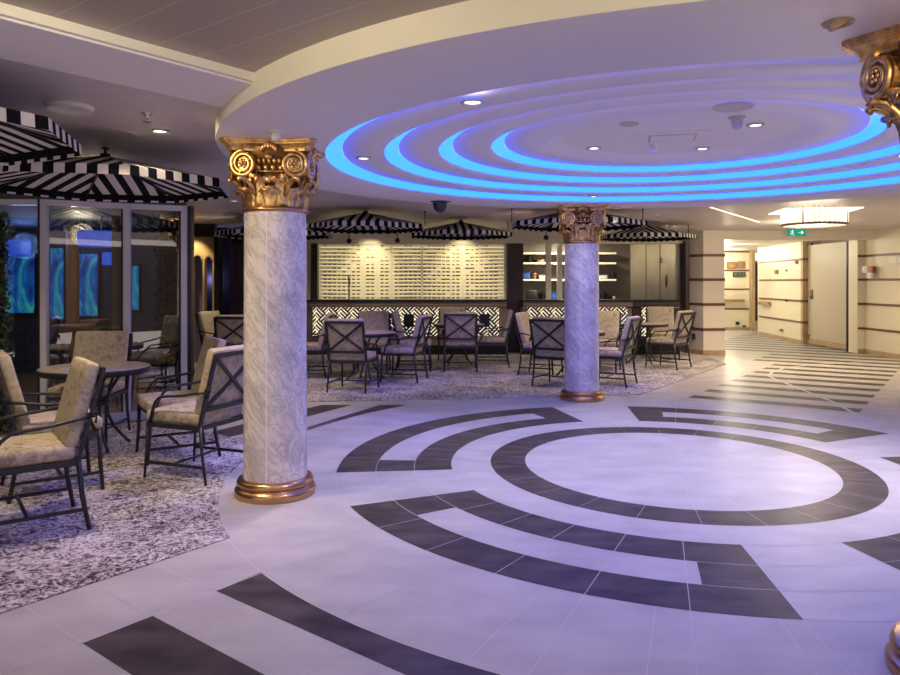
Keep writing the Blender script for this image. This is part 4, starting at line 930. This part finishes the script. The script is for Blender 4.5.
hedge('tall_hedge', 'tall narrow hedge behind the right hand glass panel', x(172, 8.6), 8.62, 0.20, 0.02, 2.36, 2600)
hedge('tall_hedge', 'tall hedge at the left edge in front of the glass', x(-10, 7.25), 7.25, 0.16, 0.02, 2.25, 2200)

# wall with arches
YA = 13.6
def arch_wall():
    x0, x1 = x(189.5, YA), x(216, YA); b = MB(); cuts = [(x(194, YA), x(203.6, YA)), (x(205.8, YA), x(213.5, YA))]
    ztop, zs = 2.40, 1.95
    xs = x0
    for a, c_ in cuts:
        b.box(((xs+a)/2, YA, 1.2), (a-xs, 0.14, 2.4)); r = (c_-a)/2; m_ = (a+c_)/2; n = 12
        for i in range(n):
            t0, t1 = PI-PI*i/n, PI-PI*(i+1)/n; q = [(m_+r*math.cos(t0), zs+1.3*r*math.sin(t0)), (m_+r*math.cos(t1), zs+1.3*r*math.sin(t1))]
            vs = [(q[0][0], yy, q[0][1]) for yy in (YA-0.07, YA+0.07)]+[(q[1][0], yy, q[1][1]) for yy in (YA-0.07, YA+0.07)]+[(q[1][0], yy, ztop) for yy in (YA-0.07, YA+0.07)]+[(q[0][0], yy, ztop) for yy in (YA-0.07, YA+0.07)]
            b.add(vs, [(0, 2, 4, 6), (7, 5, 3, 1), (0, 1, 3, 2)], 0)
            b.bar((q[0][0], YA-0.075, q[0][1]), (q[1][0], YA-0.075, q[1][1]), 0.012, 0.03, 1)
        xs = c_
    b.box(((xs+x1)/2, YA, 1.2), (x1-xs, 0.14, 2.4)); b.box(((x0+x1)/2, YA, 2.52), (x1-x0, 0.16, 0.24), 2)
    return b
struct(arch_wall().build('wall_arches', [M['goldwall'], M['tanwood'], M['darkwood']]), 'golden wall with two narrow arches')
b = MB(); b.box((x(198.8, YA+0.4), YA+0.4, 1.2), (0.24, 0.05, 2.3)); tag(b.build('blue_curtain', mat('violet_curtain', (0.30, 0.28, 0.55), 0.6)), 'violet blue panel seen through the left arch', 'panel')
wbox('wall_alcove', -5.2, x(216, YA)+0.02, YA+0.8, YA+0.86, 0, 2.64, M['black'], 'dark back of the arches')
wbox('wall_dark', x(217.5, YA), x(221, YA), YA-0.2, YA+0.1, 0, 2.4, M['black'], 'dark post right of the arches')
wbox('wall_dark_panel', x(221, YA), -3.42, YA+0.6, YA+0.7, 0, 2.30, M['darkwood'], 'dark brown panel wall left of the bar')

# ================================================================== CEILING FITTINGS
def ring_z(p):
    r = math.hypot(p[0]-C.x, p[1]-C.y)
    for lim, z in ((0.95, 2.815), (1.45, 2.763), (1.892, 2.713), (2.346, 2.661), (2.80, 2.607), (3.71, 2.55)):
        if r < lim: return z
    return ZL
def ceil_pt(px, py):
    for z in (2.55, 2.607, 2.661, 2.713, 2.763, 2.815, ZL):
        p = onz(px, py, z)
        if abs(ring_z(p)-z) < 1e-4: return p
    return onz(px, py, ZL)
def downlight(px, py, lab, power, color=WARM, r=0.045, spot=95, p=None):
    p = p or ceil_pt(px, py); t = thing('downlight', lab, 'downlight', p, 0, 'recessed downlights')
    b = MB(); b.lathe([(r, 0.004), (r*1.5, 0.003), (r*1.55, -0.010), (r*1.1, -0.014), (r, -0.006)], (0, 0, 0), 24, 0, False); b.build('trim_ring', M['fixture'], t)
    b = MB(); b.lathe([(0, -0.0045), (r*1.02, -0.0045), (r*1.02, -0.001)], (0, 0, 0), 20, 0, False); b.build('bulb', M['lampglow'], t)
    if power: l = lamp('downward_beam', 'SPOT', (p.x, p.y, p.z-0.03), power, color, 0.05, spot, 0.7)
    return p
NE = NEUT
downlight(472.5, 101, 'downlight on the outermost near step of the round ceiling', 68, PINK)
downlight(363.7, 157.5, 'downlight on the outermost left step of the round ceiling', 68, NE)
downlight(594, 147.5, 'downlight on the round ceiling centre, left one', 60, NE)
downlight(702.5, 148, 'downlight on the round ceiling centre, right one', 75, NE)
downlight(755.5, 124.3, 'downlight beside the ceiling dome at the centre of the round ceiling', 45, PINK)
downlight(593.5, 195.8, 'downlight on the far step of the round ceiling above the far column', 14, NE)
downlight(160, 130.3, 'bright downlight in the low ceiling above the left umbrellas', 7, WARM)
downlight(98, 158.5, 'downlight behind the rod of the left umbrella', 6, WARM)
downlight(234.5, 200.4, 'small downlight left of the left column capital', 40, WARM)
downlight(616.5, 207.3, 'small downlight right of the far column capital', 40, WARM)
downlight(657, 214.3, 'small downlight above the rightmost umbrella', 50, WARM)
# round speakers, sprinklers, domes
def disc(name, px, py, r, lab, cat, m='fixture', drop=0.012, p=None):
    p = p or ceil_pt(px, py); b = MB(); b.lathe([(r, 0), (r, -drop*0.6), (r*0.93, -drop), (r*0.88, -drop*0.7), (0, -drop*0.8)], (0, 0, 0), 36, 0, False); o = b.build(name, M[m]); o.location = p; return tag(o, lab, cat)
disc('ceiling_speaker', 70, 106, 0.135, 'round speaker in the low ceiling, nearer of two', 'speaker', 'trimwhite', 0.03)
disc('ceiling_speaker', 108, 133, 0.19, 'flush round speaker in the low ceiling, farther of two', 'speaker', 'fixture', 0.008)
disc('ceiling_speaker', 733, 106.5, 0.135, 'round speaker beside the dome in the centre of the round ceiling', 'speaker', 'fixture', 0.012)
disc('ceiling_vent', 629, 123.5, 0.075, 'small round vent in the centre of the round ceiling', 'vent', 'fixture', 0.012)
def sprinkler(px, py, lab):
    p = ceil_pt(px, py-5); t = thing('sprinkler', lab, 'sprinkler', p, 0, 'ceiling sprinklers')
    b = MB(); b.lathe([(0.035, 0), (0.035, -0.006), (0.012, -0.012), (0.011, -0.03), (0.006, -0.045), (0.012, -0.05), (0, -0.053)], (0, 0, 0), 14); b.build('body', M['chrome'], t)
    b = MB(); b.lathe([(0.03, -0.052), (0.028, -0.056), (0, -0.056)], (0, 0, 0), 14); b.build('deflector', M['chrome'], t)
sprinkler(147, 118, 'sprinkler head beside the bright downlight in the low ceiling'); sprinkler(653, 149, 'sprinkler head in the centre of the round ceiling')
def dome(px, py, r, lab, m='dome'):
    p = ceil_pt(px, py); t = thing('ceiling_dome', lab, 'camera dome', p)
    b = MB(); b.lathe([(r*1.5, 0), (r*1.5, -0.008), (r*1.05, -0.014), (r*1.02, -0.05), (r, -0.055)], (0, 0, 0), 28, 0, False); b.build('collar', M['fixture'] if m != 'dome' else M['dome'], t)
    k = 1.0 if m == 'dome' else 0.5
    b = MB(); b.lathe([(r, -0.05), (r*0.98, -0.05-0.025*k), (r*0.75, -0.05-0.065*k), (r*0.4, -0.05-0.085*k), (0, -0.05-0.092*k)], (0, 0, 0), 28, 0, False); b.build('bubble', M[m], t)
dome(440, 201.5, 0.085, 'dark camera dome hanging from the far rim of the round ceiling'); dome(737, 117, 0.042, 'pale dome in the centre of the round ceiling', 'fixture')
p = ceil_pt(672, 137); b = MB(); b.box((0, 0, -0.004), (0.62, 0.5, 0.008)); b.box((0, 0, -0.009), (0.40, 0.30, 0.006), 1); b.box((0, 0, -0.012), (0.36, 0.26, 0.006)); o = b.build('access_panel', [M['soffit'], M['fixture']]); o.location = p; o.rotation_euler.z = math.radians(-14); tag(o, 'square access panel in the centre of the round ceiling', 'panel')
# gimbal spot above the nearest column and small spot before the left capital
p = ceil_pt(838, 22); t = thing('gimbal_spotlight', 'tilted round spotlight in the ceiling near the nearest column', 'spotlight', p)
b = MB(); b.lathe([(0.046, 0.002), (0.058, -0.003), (0.055, -0.010), (0.043, -0.006)], (0, 0, 0), 28, 0, False); b.build('trim_ring', M['tanwood'], t)
T = Matrix.Rotation(math.radians(-28), 4, 'Y'); b = MB(); b.lathe([(0.040, 0.01), (0.040, -0.018), (0.034, -0.021), (0.030, -0.004), (0, -0.004)], (0, 0, 0), 24, 0, True, T); b.build('lamp_head', M['tanwood'], t)
p = ceil_pt(276, 131); t = thing('ceiling_spotlight', 'small cream spotlight on the ceiling before the left column', 'spotlight', p)
b = MB(); b.lathe([(0.05, 0), (0.05, -0.008), (0.02, -0.012), (0.02, -0.02)], (0, 0, 0), 20); b.build('mount', M['trimwhite'], t)
b = MB(); b.lathe([(0.028, -0.018), (0.03, -0.04), (0.026, -0.062), (0, -0.058)], (0, 0, 0), 20); b.build('lamp_head', M['trimwhite'], t)
# spotlights under the bar ceiling
for px, py, Y, lab in ((349, 241, 15.2, 'small black spotlight before the backlit screen, left one'), (397.5, 240.5, 15.2, 'small black spotlight before the backlit screen, right one'), (546, 237.5, 14.9, 'small black spotlight left of the far column capital')):
    p = at(px, py, Y); t = thing('track_spotlight', lab, 'spotlight', p, 0, 'black spotlights before the bar')
    b = MB(); b.ell((0, 0, 0), (0.055, 0.06, 0.055), 14, 9); b.build('lamp_head', M['black'], t)
    b = MB(); b.tube([(0, 0, 0.04), (0, 0, ZL-p.z)], 0.011, 6); b.build('stem', M['black'], t)
